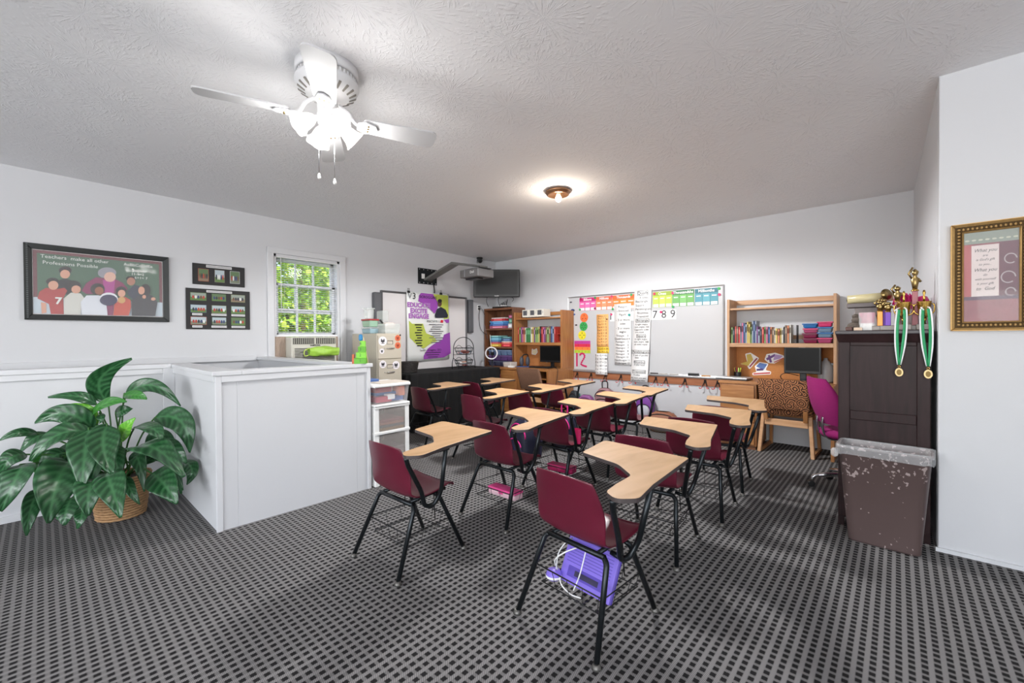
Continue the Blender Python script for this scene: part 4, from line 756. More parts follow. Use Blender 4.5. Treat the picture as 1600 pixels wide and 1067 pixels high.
for ci in (0,9,2,8,6,4,1,1,1,4,3,2,9,9,3,7,0,8,2,10,9,10,5,11,0): sp.append((ci,rb.uniform(.024,.038),rb.uniform(.24,.268),.19))
books(-4.89,-4.07,5.56,1.186,sp,'left hutch','books on the left hutch')
bxr=thing('pen_holder','red desk organiser at the right end of the left hutch books','organiser',(-4.005,5.62,1.186)); MB().box(-.05,.05,-.06,.06,0,.015).box(-.05,-.044,-.06,.06,0,.20).box(.044,.05,-.06,.06,0,.20).box(-.044,.044,.05,.06,0,.22).box(-.044,.044,-.06,.06,.13,.142).build('frame',mat('red_tin',(168,56,44),.4),bxr); MB().lathe([(.03,0),(.032,.07),(.001,.071)],12,(0,0,.016)).build('cup',mat('dark_tin',(48,48,58),.4),bxr)
sp=[]
for ci,h in ((9,.19),(7,.17),(0,.2),(10,.2),(0,.19),(11,.24),(8,.235),(5,.235),(11,.22),(3,.25),(3,.22),(9,.19),(11,.255),(5,.25),(11,.26),(2,.19),(11,.16),(7,.16),(0,.18),(9,.185),(8,.185),(5,.18),(6,.185),(10,.17),(4,.165),(3,.165),(6,.16),(3,.17),(4,.175),(7,.185),(10,.195),(6,.195),(4,.2),(4,.2),(11,.2),(5,.205)): sp.append((ci,rb.uniform(.013,.021),h+rb.uniform(-.004,.004),.15))
books(-1.48,-.86,5.55,1.186,sp,'right hutch','paperbacks on the right hutch')
bo=thing('bookend','dark wire bookend closing the right hutch row','bookend',(-.835,5.58,1.186)); MB().box(-.03,.012,0,.13,0,.003).box(.010,.012,0,.13,0,.2).build('plate',mat('wire_mesh',(50,54,62),.5,.5,alpha=.8),bo)
PKL=mat('pink_lid',(206,60,110),.35); BLL=mat('blue_lid',(34,104,166),.35); PKB=mat('pink_tub',(170,70,110),.3,alpha=.85); BLB=mat('blue_grey_tub',(120,150,176),.25,alpha=.7); MAB=mat('maroon_tub',(128,30,70),.3,alpha=.9); MAL=mat('maroon_lid',(112,20,60),.35)
for k,(l,b,nm) in enumerate(((MAL,MAB,'maroon'),(MAL,MAB,'dark pink'),(PKL,PKB,'pink-lidded'),(BLL,BLL,'blue'))): tub('lunch_box','%s lunch box, %s from the bottom in the left stack on the hutch'%(nm,ORD[k]),'lunch box',(-.695,5.60,1.186+k*.0535),radians(2*(-1)**k),.128,.13,.052,b,l,'lunch boxes stacked on the right hutch',.86,lh=.014)
for k,(l,b,nm) in enumerate(((PKL,PKB,'dark pink'),(BLL,BLB,'blue-lidded clear'),(BLL,BLB,'blue-grey'),(PKL,PKL,'bright pink'))): tub('lunch_box','%s lunch box, %s from the bottom in the right stack on the hutch'%(nm,ORD[k]),'lunch box',(-.568,5.60,1.186+k*.0575),radians(1*(-1)**(k+1)),.125,.13,.056,b,l,'lunch boxes stacked on the right hutch',.86,lh=.014)
# boxes with printed faces on the left hutch top
for k in range(3):
    t=thing('tape_box','white printed cube box, %s from the left on top of the left hutch'%ORD[k],'box',(-4.70+k*.157,5.64,1.613),0,'white boxes on the left hutch'); MB().box(-.075,.075,-.09,.09,0,.125).build('carton',mat('cream_card',(226,222,210),.6),t,bev=.002); flat(t,'print_panel',flatm((84,86,92)),rect(-.055,.03,.03,.11),-.0905); text(t,'%d'%(k+1),.05,GREYINK,.052,.07,-.0912)
# computers
def monitor(label,x,y,z,rz,w,h,stand=.11,brand=None):
    m=thing('computer_monitor',label,'monitor',(x,y,z),rz); MB().box(-w/2,w/2,-.02,.02,stand,stand+h).build('bezel',BLACKP,m,bev=.006); MB().box(-w/2+.016,w/2-.016,-.0215,-.018,stand+.03,stand+h-.018).build('screen',mat('monitor_glass',(10,11,12),.4,spec=.2),m)
    MB().box(-.03,.03,.02,.05,.01,stand+h*.5).build('stand_neck',BLACKP,m,bev=.004); MB().lathe([(.001,0),(.10,0),(.10,.008),(.03,.014),(.001,.015)],24,sy=.8).build('stand_base',BLACKP,m)
    if brand: MB().box(-.03,.03,-.022,-.02,stand+h-.013,stand+h-.005).build('badge',mat('badge_grey',(190,190,194),.4),m)
    return m
monitor('black computer monitor standing on the left desk',-4.20,5.60,.776,0,.44,.265,.085)
monitor('black computer monitor standing on the right desk',-.765,5.55,.761,radians(-3),.34,.295,.095,True)
for x,y,z,l in ((-4.28,5.42,.776,'black keyboard in front of the left desk monitor'),(-.74,5.40,.761,'black keyboard in front of the right desk monitor')):
    k=thing('keyboard',l,'keyboard',(x,y,z),0,'desk keyboards'); MB().box(-.2,.2,-.06,.06,0,.016).build('base',BLACKP,k,bev=.004)
    for r in range(4): MB().box(-.19,.19,-.05+r*.026,-.03+r*.026,.016,.02).build('key_row',mat('key_black',(40,40,42),.5),k)
for p,l in (([(-.93,5.45,.775),(-.95,5.44,.83),(-.90,5.46,.86),(-.80,5.56,.83)],'thin black cable looping beside the right monitor'),([(-3.99,5.42,.785),(-3.93,5.36,.79),(-3.895,5.36,.74),(-3.895,5.3,.45),(-3.895,5.36,.2),(-3.895,5.5,.01)],'black cable running down the side of the left desk')): tag(MB().tube(bez(p,6),.004,6).build('cable',BLACKP),l,'cable')
hp=thing('headphones','grey headphones propped up on the left desk','headphones',(-4.66,5.47,.777),radians(20)); HG=mat('headphone_grey',(74,76,84),.55)
for s in (-1,1): MB().ball((s*.055,0,.09),(.035,.055,.085)).build('ear_cushion',HG,hp)
MB().tube(bez([(-.055,.02,.16),(-.03,.05,.2),(.03,.05,.2),(.055,.02,.16)],6),.011,8).build('headband',BLACKP,hp); MB().box(-.12,.16,-.09,.05,0,.008).build('blue_pad',mat('blue_mat',(52,96,160),.5),hp)
tub('desk_bin','frosted clear bin at the left end of the left desk','bin',(-4.82,5.28,.776),0,.18,.17,.105,mat('frosted_plastic',(214,206,198),.35,alpha=.75),WHITEP,lid=False)
tag(MB().box(-.05,.05,-.03,.03,0,.03).build('white_box',WHITEP,loc=(-4.72,5.20,.776),bev=.003),'small white box at the front edge of the left desk','box')
for (cx,cz,c,l) in ((-4.72,1.02,(232,224,190),'cream paper shape pinned behind the left desk headphones'),(-4.44,1.045,(80,130,190),'blue paper shape pinned beside the left desk monitor'),(-4.46,.90,(70,90,170),'small blue paper shape pinned low beside the left desk monitor')):
    t=thing('paper_cutout',l,'cutout',(cx,5.812,cz)); flat(t,'white_edge',PAPER,roundpoly([(-.07,-.05),(.02,-.06),(.07,-.01),(.05,.06),(-.02,.03),(-.06,.06)],.015),0,.001); flat(t,'print',flatm(c),roundpoly([(-.055,-.035),(.01,-.045),(.055,-.005),(.04,.045),(-.02,.018),(-.048,.042)],.012),-.0012,.0005)
# cut-outs, laptop, cup, jug on the right desk
def cut(label,pts,prints):
    t=thing('paper_cutout',label,'cutout',(0,5.812,0),0,'paper cutouts on the right hutch board'); flat(t,'white_edge',PAPER,roundpoly(pts,.014,3),0,.001)
    for i,(c,p) in enumerate(prints): flat(t,'print',flatm(c),roundpoly(p,.006,2),-.0013-.0006*i,.0005)
cut('yellow paper cutout on the right hutch pin board',[(-1.46,.925),(-1.365,.945),(-1.39,1.05),(-1.33,1.065),(-1.235,1.00),(-1.345,.855),(-1.375,.86),(-1.365,.935)][:3]+[(-1.33,1.065),(-1.235,1.00),(-1.345,.855),(-1.37,.91)],[((206,180,80),[(-1.445,.928),(-1.365,.955),(-1.375,1.04),(-1.325,1.05),(-1.30,.98),(-1.355,.90)]),((150,70,90),[(-1.335,.88),(-1.25,.995),(-1.265,1.005),(-1.345,.90)])])
cut('blue book-shaped paper cutout on the right hutch pin board',[(-1.31,.79),(-1.31,.82),(-1.265,.83),(-1.285,.90),(-1.235,.955),(-1.135,.94),(-1.17,.86),(-1.11,.845),(-1.115,.81)],[((80,110,170),[(-1.27,.90),(-1.23,.945),(-1.15,.93),(-1.19,.86)]),((70,50,110),[(-1.265,.845),(-1.19,.855),(-1.20,.88),(-1.265,.87)]),((190,60,60),[(-1.30,.80),(-1.12,.82),(-1.12,.838),(-1.30,.815)])])
cut('purple cross-shaped paper cutout on the right hutch pin board',[(-1.18,.985),(-1.16,1.05),(-1.07,1.07),(-.99,1.04),(-.965,1.02),(-1.08,.94),(-1.14,.945)],[((110,70,140),[(-1.165,1.0),(-1.075,1.055),(-1.06,1.035),(-1.15,.975)]),((110,70,140),[(-1.145,1.035),(-1.125,1.045),(-1.10,.955),(-1.125,.95)]),((180,150,200),[(-1.07,1.05),(-.99,1.035),(-1.02,1.0),(-1.09,.98)]),((196,80,80),[(-1.085,.96),(-.985,1.015),(-.98,1.005),(-1.08,.95)])])
lp=thing('laptop','closed silver laptop on the drawer end of the right desk','laptop',(-1.42,5.45,.761),radians(-4)); MB().box(-.17,.17,-.11,.11,.004,.014).build('base',mat('laptop_dark',(60,60,64),.4),lp,bev=.004); MB().box(-.17,.17,-.11,.11,.015,.030).build('lid',mat('laptop_silver',(196,198,202),.3,.4),lp,bev=.006)
pc=thing('pencil_cup','black wire cup of bright markers on the right desk','pencil cup',(-1.435,5.66,.761)); MB().lathe([(.001,.0),(.036,0),(.04,.075),(.037,.075),(.033,.004),(.001,.004)],16).build('cup',mat('mesh_black',(34,34,38),.5),pc)
for k,c in enumerate(((206,210,70),(120,170,70),(230,90,100),(236,200,80),(60,60,70),(190,220,120))):
    a=k*1.05; MB().tube([(.012*cos(a),.012*sin(a),.01),(.036*cos(a),.036*sin(a),.125)],.006,7).build('marker',flatm(c),pc)
jg=thing('milk_jug','empty clear plastic gallon jug behind the right monitor','jug',(-.575,5.70,.761)); JUG=mat('jug_plastic',(206,212,218),.3,alpha=.7)
MB().lathe([(.001,0),(.068,.002),(.072,.02),(.072,.14),(.062,.18),(.035,.225),(.02,.24),(.02,.262),(.001,.263)],20).build('bottle',JUG,jg); MB().tube(bez([(.045,0,.20),(.08,0,.19),(.085,0,.14),(.07,0,.10)],5),.012,8).build('handle',JUG,jg)

# ------------------------------------------------------------------ long whiteboard and everything on it
wbd=thing('whiteboard','long white marker board covered with number charts','whiteboard',(0,YB,0)); 
BOARDW=mat('marker_board',(190,190,192),.35); ALU=mat('aluminium',(190,190,192),.35,.8)
MB().box(-4.02,-1.645,-.014,-.002,.745,1.915).build('surface',BOARDW,wbd); ringframe(-4.03,-1.635,.735,1.925,.018,.02).build('frame',ALU,wbd); MB().box(-3.99,-1.66,-.055,-.01,.722,.742).build('marker_tray',ALU,wbd,bev=.004)
def wt(name,label,cat='chart',y=-.017,group=None): return thing(name,label,cat,(0,YB+y,0),0,group)
def strip(label,x0,x1,z0,z1,c,title,c2,foot=None,rows=True):
    t=wt('number_chart',label,group='place value charts'); MB().box(x0,x1,-.0015,0,z0,z1).build('card',flatm(c),t)
    flat(t,'heading_band',flatm(c2),rect(x0,x1,z1-.055,z1),-.0018,.0004); text(t,title,.052,PAPER,(x0+x1)/2,z1-.03,-.0026,bold=.001)
    n=3 if x1-x0>.2 else 1
    for k in range(n):
        a=x0+(x1-x0)*k/n; flat(t,'column_panel',flatm(tuple(min(255,v+16+14*(k%2)) for v in c)),rect(a+.006,a+(x1-x0)/n-.006,z0+.05,z1-.065),-.0018,.0004)
        flat(t,'column_text',PAPER,rect(a+.02,a+(x1-x0)/n-.02,z1-.10,z1-.088),-.0024,.0004)
        o=flat(t,'foot_box',PAPER,rect(a+.008,a+(x1-x0)/n-.008,z0+.004,z0+.045),-.0018,.0004)
        if foot: text(t,foot,.034,GREYINK,a+(x1-x0)/n/2,z0+.024,-.0026)
strip('pink billions chart at the left end of the whiteboard',-3.80,-3.50,1.69,1.893,(206,90,150),'Billions',(190,30,110))
strip('orange millions chart on the whiteboard',-3.495,-3.215,1.688,1.892,(222,124,84),'Millions',(214,100,70))
strip('orange thousands chart on the whiteboard',-3.21,-2.85,1.684,1.892,(226,120,50),'Thousands',(216,104,56))
strip('lime tenths chart on the whiteboard right of the long paper strip',-2.575,-2.30,1.68,1.897,(170,190,70),'Ones',(150,170,60),'10')
strip('green thousandths chart on the whiteboard',-2.295,-2.005,1.678,1.896,(96,156,80),'Thousandths',(50,110,70),'10')
strip('teal millionths chart at the right end of the whiteboard',-1.995,-1.705,1.676,1.893,(70,136,150),'Millionths',(60,116,130),'10')
for i,(x,z,c,nm,k) in enumerate(((-3.715,1.58,(232,112,60),'orange',3),(-3.727,1.44,(50,160,80),'green',6),(-3.755,1.298,(222,210,50),'yellow',4))):
    t=wt('fraction_circle','%s round fraction disc on the whiteboard'%nm,'fraction disc',group='fraction discs on the whiteboard'); flat(t,'disc',flatm(c),ell(x,z,.073,.073,24),0,.002)
    for j in range(k):
        a=pi/2+2*pi*j/k; d=Vector((cos(a),sin(a))); n_=Vector((-d.y,d.x))*.004; flat(t,'division',INK,[tuple(Vector((x,z))+d*.02+n_),tuple(Vector((x,z))+d*.02-n_),tuple(Vector((x,z))+d*.05-n_),tuple(Vector((x,z))+d*.05+n_)],-.0022,.0003)
for i,(c,n,nm) in enumerate((((186,60,150),1,'purple'),((214,44,80),2,'red'),((238,130,60),3,'orange'),((180,206,60),5,'lime'))):
    z1=1.209-i*.05; 
    t=wt('fraction_strip','%s fraction strip on the whiteboard'%nm,'fraction strip',group='fraction strips on the whiteboard'); MB().box(-3.902,-3.602,-.002,0,z1-.048,z1).build('strip',flatm(c),t)
    for k in range(n):
        a=-3.902+.3*(k+.5)/n; text(t,'%d'%n if n>1 else '1',.03,INK,a,z1-.024,-.0028)
dots1=[(-3.855,1.0-.024*k) for k in range(9)]; dots2=[(-3.795,.985),(-3.775,1.003),(-3.75,1.008),(-3.725,.998),(-3.71,.975),(-3.712,.948),(-3.728,.92),(-3.748,.892),(-3.765,.865),(-3.775,.835),(-3.755,.82),(-3.73,.812),(-3.705,.806),(-3.682,.80)]
MAGP=mat('magenta_magnet',(206,30,100),.4)
for nm,D in (('one',dots1),('two',dots2)):
    t=wt('magnet_digit','magenta digit %s made of round magnets on the whiteboard'%nm,'magnets')
    for (x,z) in D: flat(t,'magnet',MAGP,ell(x,z,.015,.015,12),0,.006)
def sheet(name,label,x0,x1,z0,z1,lines,c=(240,239,238),y=-.019,head=None,curl=0,skew=0):
    t=wt(name,label,'chart',y)
    MB().grid(lambda u,v:(x0+(x1-x0)*u+skew*(1-v),-.002-.004*sin(9*v)-curl*(1-v)**3,z0+(z1-z0)*v),2,14).build('sheet',mat('sheet_%d_%d_%d'%c,c,.55),t,solid=.0008)
    for (s,x,z,size,box_) in lines:
        v=(z-z0)/(z1-z0); yy=-.0075-.002-curl*(1-v)**3*1.1; xx=x+skew*(1-v)
        if box_:
            w_=len(s)*size*.215+.012; ringframe(xx-w_,xx+w_,z-size*.55,z+size*.55,.004,.001,yy).build('heading_box',INK,t)
        text(t,s,size,INK,xx,z,yy-.001)
    return t
tl=[('Multiples of 3',-3.385,1.59,.028,0)]+[('3 x %d = %d'%(k,3*k),-3.385,1.555-(k-1)*.0455,.040,0) for k in range(1,13)]
sheet('number_list','narrow orange paper list of threes facts on the whiteboard',-3.485,-3.28,1.115,1.618,[q for q in tl if q[2]>1.12],(246,182,110),y=-.0165)
sheet('number_list','yellow paper piece of the threes facts list',-3.483,-3.272,1.018,1.113,[('3 x 13 = 39',-3.377,1.085,.040,0),('3 x 14 = 42',-3.377,1.042,.040,0)],(236,196,60),y=-.0165)
sheet('number_list','white paper piece of the threes facts list hanging below the board',-3.485,-3.276,.688,1.015,[('3 x %d = %d'%(k,3*k),-3.38,.985-(k-15)*.053,.044,0) for k in range(15,21)],y=-.062)
pl=[('Polygon',-3.03,1.715,.046,0),('- Enclosed',-3.03,1.655,.046,0),('Figure',-3.03,1.60,.046,0),('- 3 or more',-3.03,1.52,.046,0),('sides',-3.03,1.465,.046,0),('- 3 or more',-3.03,1.395,.046,0),('angles',-3.03,1.345,.046,0)]
for k,s in enumerate(('Triangle    3','Quadrilateral 4','Pentagon    5','Hexagon    6','Heptagon   7','Octagon    8','Nonagon    9','Decagon 10','Hendecagon 11','Dodecagon 12')): pl.append((s,-3.04,1.285-k*.0455,.040,0))
sheet('polygon_chart','long white handwritten paper about polygons on the whiteboard',-3.172,-2.90,.85,1.762,pl,y=-.03)
ql=[('Quads',-2.71,1.895,.062,1),('4 sides',-2.69,1.83,.048,0),('Rectangle',-2.72,1.775,.048,0),('Square',-2.745,1.72,.048,0),('Parallelogram',-2.695,1.665,.042,0),('Rhombus',-2.70,1.61,.044,0),('Trapezoid',-2.70,1.56,.044,0),('Rectangle',-2.70,1.50,.046,1),('4 right angles',-2.71,1.447,.036,0),('sum angles 360',-2.705,1.41,.036,0),('Opposite sides',-2.71,1.37,.036,0),('are equal',-2.735,1.335,.036,0),('Square',-2.71,1.28,.046,1),('4 right angles',-2.71,1.232,.036,0),('sum angles 360',-2.705,1.195,.036,0),('all sides equal',-2.71,1.158,.036,0),('Parallelogram',-2.705,1.05,.046,1),('2 sets of parallel',-2.705,1.0,.034,0),('lines',-2.76,.965,.034,0),('Rhombus',-2.715,.90,.046,1),('4 sides equal',-2.715,.86,.032,0),('Trapezoid',-2.715,.765,.046,1),('4 sides',-2.745,.715,.036,0),('At least one pair',-2.715,.675,.034,0),('of parallel lines',-2.715,.64,.034,0)]
sheet('quads_chart','longest white paper strip headed Quads hanging off the whiteboard',-2.84,-2.58,.615,1.95,ql,y=-.036,curl=.03,skew=-.055)
t=wt('digit_card','white card strip with large black digits on the whiteboard','card',-.0165); MB().box(-3.25,-2.245,-.0015,0,1.505,1.64).build('card',PAPER,t)
for s,x in (('1',-3.24),('7',-2.545),('8',-2.415),('9',-2.29)): text(t,s,.155,INK,x,1.575,-.0025)
for k,(x,z,c,nm) in enumerate(((-3.775,1.885,(150,20,70),'dark red'),(-3.79,1.71,(40,150,80),'green'),(-3.51,1.882,(40,140,70),'green'),(-3.515,1.715,(140,30,80),'dark red'),(-3.22,1.884,(200,60,110),'pink'),(-3.205,1.69,(50,160,90),'green'),(-2.9,1.885,(50,160,90),'green'),(-2.55,1.872,(206,50,90),'pink'),(-2.29,1.865,(220,60,110),'pink'),(-2.285,1.675,(50,160,90),'green'),(-1.695,1.878,(60,170,90),'green'),(-1.69,1.80,(206,60,110),'pink'),(-3.228,1.61,(206,60,110),'pink'),(-2.455,1.612,(206,40,100),'pink'),(-2.92,1.59,(30,150,140),'teal'))):
    where=['at the left end of the pink chart','under the left end of the pink chart','between the pink and orange charts','low between the pink and orange charts','between the two orange charts','low between the two orange charts','at the right end of the thousands chart','at the left end of the lime chart','between the lime and green charts','low between the lime and green charts','at the top right of the teal chart','lower right of the teal chart','beside the polygon paper','between the digits seven and eight','at the right edge of the polygon paper'][k]
    t=thing('button_magnet','small %s button magnet %s'%(nm,where),'magnet',(x,YB-.05 if k==14 else YB-.019,z),0,'button magnets on the whiteboard'); flat(t,'button',flatm(c),ell(0,0,.018,.018,14),0,.007)
for k,(x,z,rx,c,l) in enumerate(((-3.93,1.705,.036,(30,46,100),'dark blue oval magnet at the left edge of the whiteboard'),(-3.905,1.638,.024,(60,90,150),'small blue magnet below the oval one on the whiteboard'),(-3.965,1.84,.02,(50,50,54),'small black clip magnet at the top left of the whiteboard'),(-3.935,1.51,.016,(40,40,44),'tiny black magnet left of the green disc'),(-3.865,1.465,.02,(44,30,38),'dark button magnet beside the green disc'),(-3.30,1.54,.016,(110,70,40),'brown magnet on the orange list'))):
    t=thing('board_magnet',l,'magnet',(x,YB-.028 if k==5 else YB-.016,z)); flat(t,'magnet_body',flatm(c),ell(0,0,rx,rx*.62,14,.3),0,.008)
er=thing('board_eraser','black felt eraser on the whiteboard tray','eraser',(-2.01,YB-.036,.743)); MB().box(-.065,.065,-.018,.018,0,.012).build('felt',mat('felt_grey',(70,70,72),.9),er); MB().box(-.067,.067,-.02,.02,.012,.036).build('grip',BLACKP,er,bev=.006)
for k,(x,c,l) in enumerate(((-2.55,(60,50,50),'brown marker on the whiteboard tray left of the red one'),(-2.42,(200,196,190),'white-capped marker lying mid tray'),(-2.27,(196,190,186),'pale marker lying on the tray left of the eraser'),(-1.85,(206,150,90),'orange marker lying right of the eraser'))): tag(MB().tube([(-.055,0,0),(.055,.004,0)],.008,8).build('dry_marker',flatm(c),loc=(x,YB-.04,.751)),l,'marker','markers on the tray')
# hook rail with hooks and bags
hr=thing('hook_rail','long brown wooden hook rail under the whiteboard','hook rail',(0,YB,0)); MB().box(-4.0,-1.66,-.022,0,.615,.712).build('board',wood('rail_wood',(142,86,56),(166,106,72),(3,40,40)),hr,bev=.003)
HKB=mat('hook_dark',(40,32,30),.4,.5); HKR=mat('hook_red_tip',(206,70,64),.4)
for x in (-3.845,-3.585,-3.33,-3.07,-2.86,-2.53,-2.385,-2.125,-1.865,-1.71):
    h=MB().prism([(-.012,.70),(.012,.70),(.02,.655),(-.02,.655)],0,.006,frame=lambda a,b,c:(x+a,-.028+c,b)).build('hook',HKB,hr)
    for s in (-1,1):
        MB().tube(bez([(x,-.03,.69),(x+s*.014,-.035,.655),(x+s*.028,-.05,.615)],5),.006,6).build('prong',HKB,h)
        MB().tube(bez([(x+s*.028,-.05,.615),(x+s*.036,-.065,.590),(x+s*.052,-.078,.588),(x+s*.058,-.082,.603)],5),.005,6).build('prong_tip',HKR,h)
def backpack(label,loc,rz,w,d,h,c1,c2,piping,handle=True,tiltx=0,extra=None):
    t=thing('backpack',label,'backpack',loc,rz); t.rotation_euler[0]=tiltx
    def f(u,v,s=1.0):
        a=2*pi*u; ca,sa=cos(a),sin(a); e=.45; x=math.copysign(abs(ca)**e,ca)*w/2; y=math.copysign(abs(sa)**e,sa)*d/2
        k=(sin(pi*min(1,.06+v*.94)))**.28 if v<.5 else (sin(pi*(v*.965)))**.42
        return (x*k, y*k*(.8+.2*k), h*v)
    m=mat('pack_%d_%d_%d'%c1,c1,.6,var=.15,scale=14); m2=mat('pack_%d_%d_%d'%c2,c2,.6,var=.1,scale=14)
    MB().grid(f,28,14,closeu=True).build('main_body',m,t)
    def pk(u,v):
        x,y,z=f(u,.0+v); return (x*.74,y*.62-d*.30,z*.52+h*.06)
    p=MB().grid(lambda u,v:pk(u,v),24,10,closeu=True).build('front_pocket',m2,t)
    MB().tube([(w*.37*cos(pi*i/16),-d*.5-.004,h*.42+h*.14*sin(pi*i/16)) for i in range(17)],.006,6).build('zip',piping,p)
    MB().tube([(w*.46*cos(pi*i/16),-d*.36,h*.62+h*.28*sin(pi*i/16)) for i in range(17)],.007,6).build('piping',piping,t)
    if handle: MB().tube(bez([(-.045,0,h*.95),(-.04,0,h+.09),(.04,0,h+.09),(.045,0,h*.95)],6),.009,8).build('top_handle',piping,t)
    for s in (-1,1): MB().tube(bez([(s*w*.25,d*.45,h*.88),(s*w*.30,d*.62,h*.6),(s*w*.34,d*.5,h*.15)],6),.016,6).build('shoulder_strap',m2,t)
    return t
DKP=mat('dark_piping',(36,28,30),.6); PKP=mat('hot_pink_piping',(226,40,140),.5)
backpack('dusty pink backpack hanging from the hook rail',(-3.27,5.70,.14),0,.30,.17,.36,(164,124,130),(176,134,140),DKP)
backpack('shiny lilac backpack beside the dusty pink one',(-3.55,5.62,.02),.2,.28,.17,.36,(150,90,150),(166,104,160),mat('lilac_piping',(120,70,120),.5),False)
backpack('orange patterned backpack slumped on the floor by the back wall',(-2.32,5.56,.0),.1,.40,.22,.27,(150,96,70),(120,110,100),DKP,False)
backpack('teal and black backpack on the floor behind the far desks',(-3.80,5.67,.0),0,.18,.15,.42,(44,54,60),(60,120,120),DKP,False)
backpack('violet backpack hanging low beside the far right student desk',(-2.62,5.68,.14),.0,.24,.15,.34,(120,60,150),(190,190,200),DKP)

# ------------------------------------------------------------------ upholstered wooden chairs at the desks
def swirl(name,c1,c2,scale,dist):
    m=bpy.data.materials.new(name); m.use_nodes=True; n=m.node_tree.nodes; l=m.node_tree.links; b=n['Principled BSDF']; b.inputs['Roughness'].default_value=.9
    tc=n.new('ShaderNodeTexCoord'); wv=n.new('ShaderNodeTexWave'); wv.wave_type='RINGS'; wv.rings_direction='Y'; wv.inputs['Scale'].default_value=scale; wv.inputs['Distortion'].default_value=dist; wv.inputs['Detail'].default_value=1; wv.inputs['Detail Scale'].default_value=1.6
    rp=n.new('ShaderNodeValToRGB'); rp.color_ramp.elements[0].position=.42; rp.color_ramp.elements[1].position=.58; rp.color_ramp.elements[0].color=lin(c1); rp.color_ramp.elements[1].color=lin(c2)
    vo=n.new('ShaderNodeTexVoronoi'); vo.inputs['Scale'].default_value=11; l.new(tc.outputs['Object'],vo.inputs['Vector'])
    sb_=n.new('ShaderNodeVectorMath'); sb_.operation='SUBTRACT'; l.new(tc.outputs['Object'],sb_.inputs[0]); l.new(vo.outputs['Position'],sb_.inputs[1])
    l.new(sb_.outputs[0],wv.inputs['Vector']); l.new(wv.outputs['Fac'],rp.inputs[0]); l.new(rp.outputs[0],b.inputs['Base Color']); return m
SWIRL=swirl('swirl_fabric',(62,36,24),(182,124,84),16,3); SPECK=mat('speckled_fabric',(122,88,68),.95,var=.55,scale=110)
CHW=wood('chair_oak',(178,120,70),(204,148,98),(14,14,3)); CHWL=wood('chair_oak_pale',(206,156,112),(222,176,134),(3,30,30))
def woodchair(label,x,y,rz,fab):
    # local origin between the rear feet; the sitter faces +y
    t=thing('wooden_chair',label,'chair',(x,y,0),rz,'upholstered wooden chairs at the desks')
    def pad(u,v):
        a=2*pi*u; ca,sa=cos(a),sin(a); X=math.copysign(abs(ca)**.25,ca)*.225; T=math.copysign(abs(sa)**.6,sa)*.028; zz=.49+.32*v; yy=-.02-.10*v+.02*(X/.225)**2*-1; k=.72+.28*(sin(pi*min(1,max(0,v))))**.3
        return (X, yy+T*k, zz)
    MB().grid(pad,32,8,closeu=True).poly([pad(i/32,1) for i in range(32)]).poly([pad(i/32,0) for i in range(32)][::-1]).build('backrest',fab,t,bev=.0)
    MB().box(-.235,.235,.03,.46,.415,.475).build('seat',fab,t,bev=.025,seg=3)
    for s in (-1,1):
        MB().hexa([(s*.18-.02,-.005,.36),(s*.18+.02,-.005,.36),(s*.18+.02,.03,.36),(s*.18-.02,.03,.36),(s*.19-.02,-.06,.52),(s*.19+.02,-.06,.52),(s*.19+.02,-.025,.52),(s*.19-.02,-.025,.52)]).build('back_post',CHW,t,bev=.006)
        MB().hexa([(s*.245-.017,-.02,0),(s*.245+.017,-.02,0),(s*.245+.017,.035,0),(s*.245-.017,.035,0),(s*.215-.017,.03,.42),(s*.215+.017,.03,.42),(s*.215+.017,.08,.42),(s*.215-.017,.08,.42)]).build('leg',CHWL,t,bev=.005)
        MB().hexa([(s*.235-.015,.44,0),(s*.235+.015,.44,0),(s*.235+.015,.49,0),(s*.235-.015,.49,0),(s*.215-.015,.38,.42),(s*.215+.015,.38,.42),(s*.215+.015,.43,.42),(s*.215-.015,.43,.42)]).build('leg',CHW,t,bev=.005)
        MB().box(s*.24-.015,s*.24+.015,0.03,.45,0,.035).build('runner',CHW,t,bev=.005)
    MB().box(-.20,.20,.025,.055,.30,.37).build('rear_rail',CHWL,t,bev=.005); MB().box(-.20,.20,.40,.43,.34,.40).build('front_rail',CHW,t,bev=.005)
    return t
woodchair('wooden chair with brown swirl fabric at the right desk',-.885,5.30,radians(-2),SWIRL)
woodchair('wooden chair with speckled brown fabric at the left desk',-4.02,4.93,radians(-3),SPECK)
# magenta office chair
oc=thing('office_chair','magenta office chair half hidden behind the dark wardrobe','chair',(-.30,4.42,0),radians(-62))
MAGF=mat('magenta_fabric',(140,16,96),.9,var=.12,scale=60)
def obk(u,v):
    a=2*pi*u; ca,sa=cos(a),sin(a); wv=.21*(.62+.38*sin(pi*(.15+.75*v))); X=math.copysign(abs(ca)**.5,ca)*wv; T=math.copysign(abs(sa)**.7,sa)*.04
    return (X,-.17-.09*v+.07*(X/.21)**2+T*(.3+.7*sin(pi*min(.999,.06+.9*v))),.55+.37*v)
MB().grid(obk,32,12,closeu=True).poly([obk(i/32,1) for i in range(32)]).poly([obk(i/32,0) for i in range(32)][::-1]).build('backrest',MAGF,oc)
MB().lathe([(.001,.43),(.2,.435),(.225,.46),(.215,.49),(.16,.505),(.001,.51)],28,(0,.03,0)).build('seat',MAGF,oc)
for s in (-1,1): MB().tube(bez([(s*.05,-.19,.66),(s*.05,-.20,.52),(s*.05,-.15,.43),(s*.05,-.02,.425)],7),.011,8).build('back_tube',CHROME,oc)
MB().tube([(0,.03,.12),(0,.03,.43)],.026,12).build('gas_lift',BLACKM,oc); MB().lathe([(.04,.08),(.045,.13),(.03,.16)],14,(0,.03,0)).build('hub',CHROME,oc)
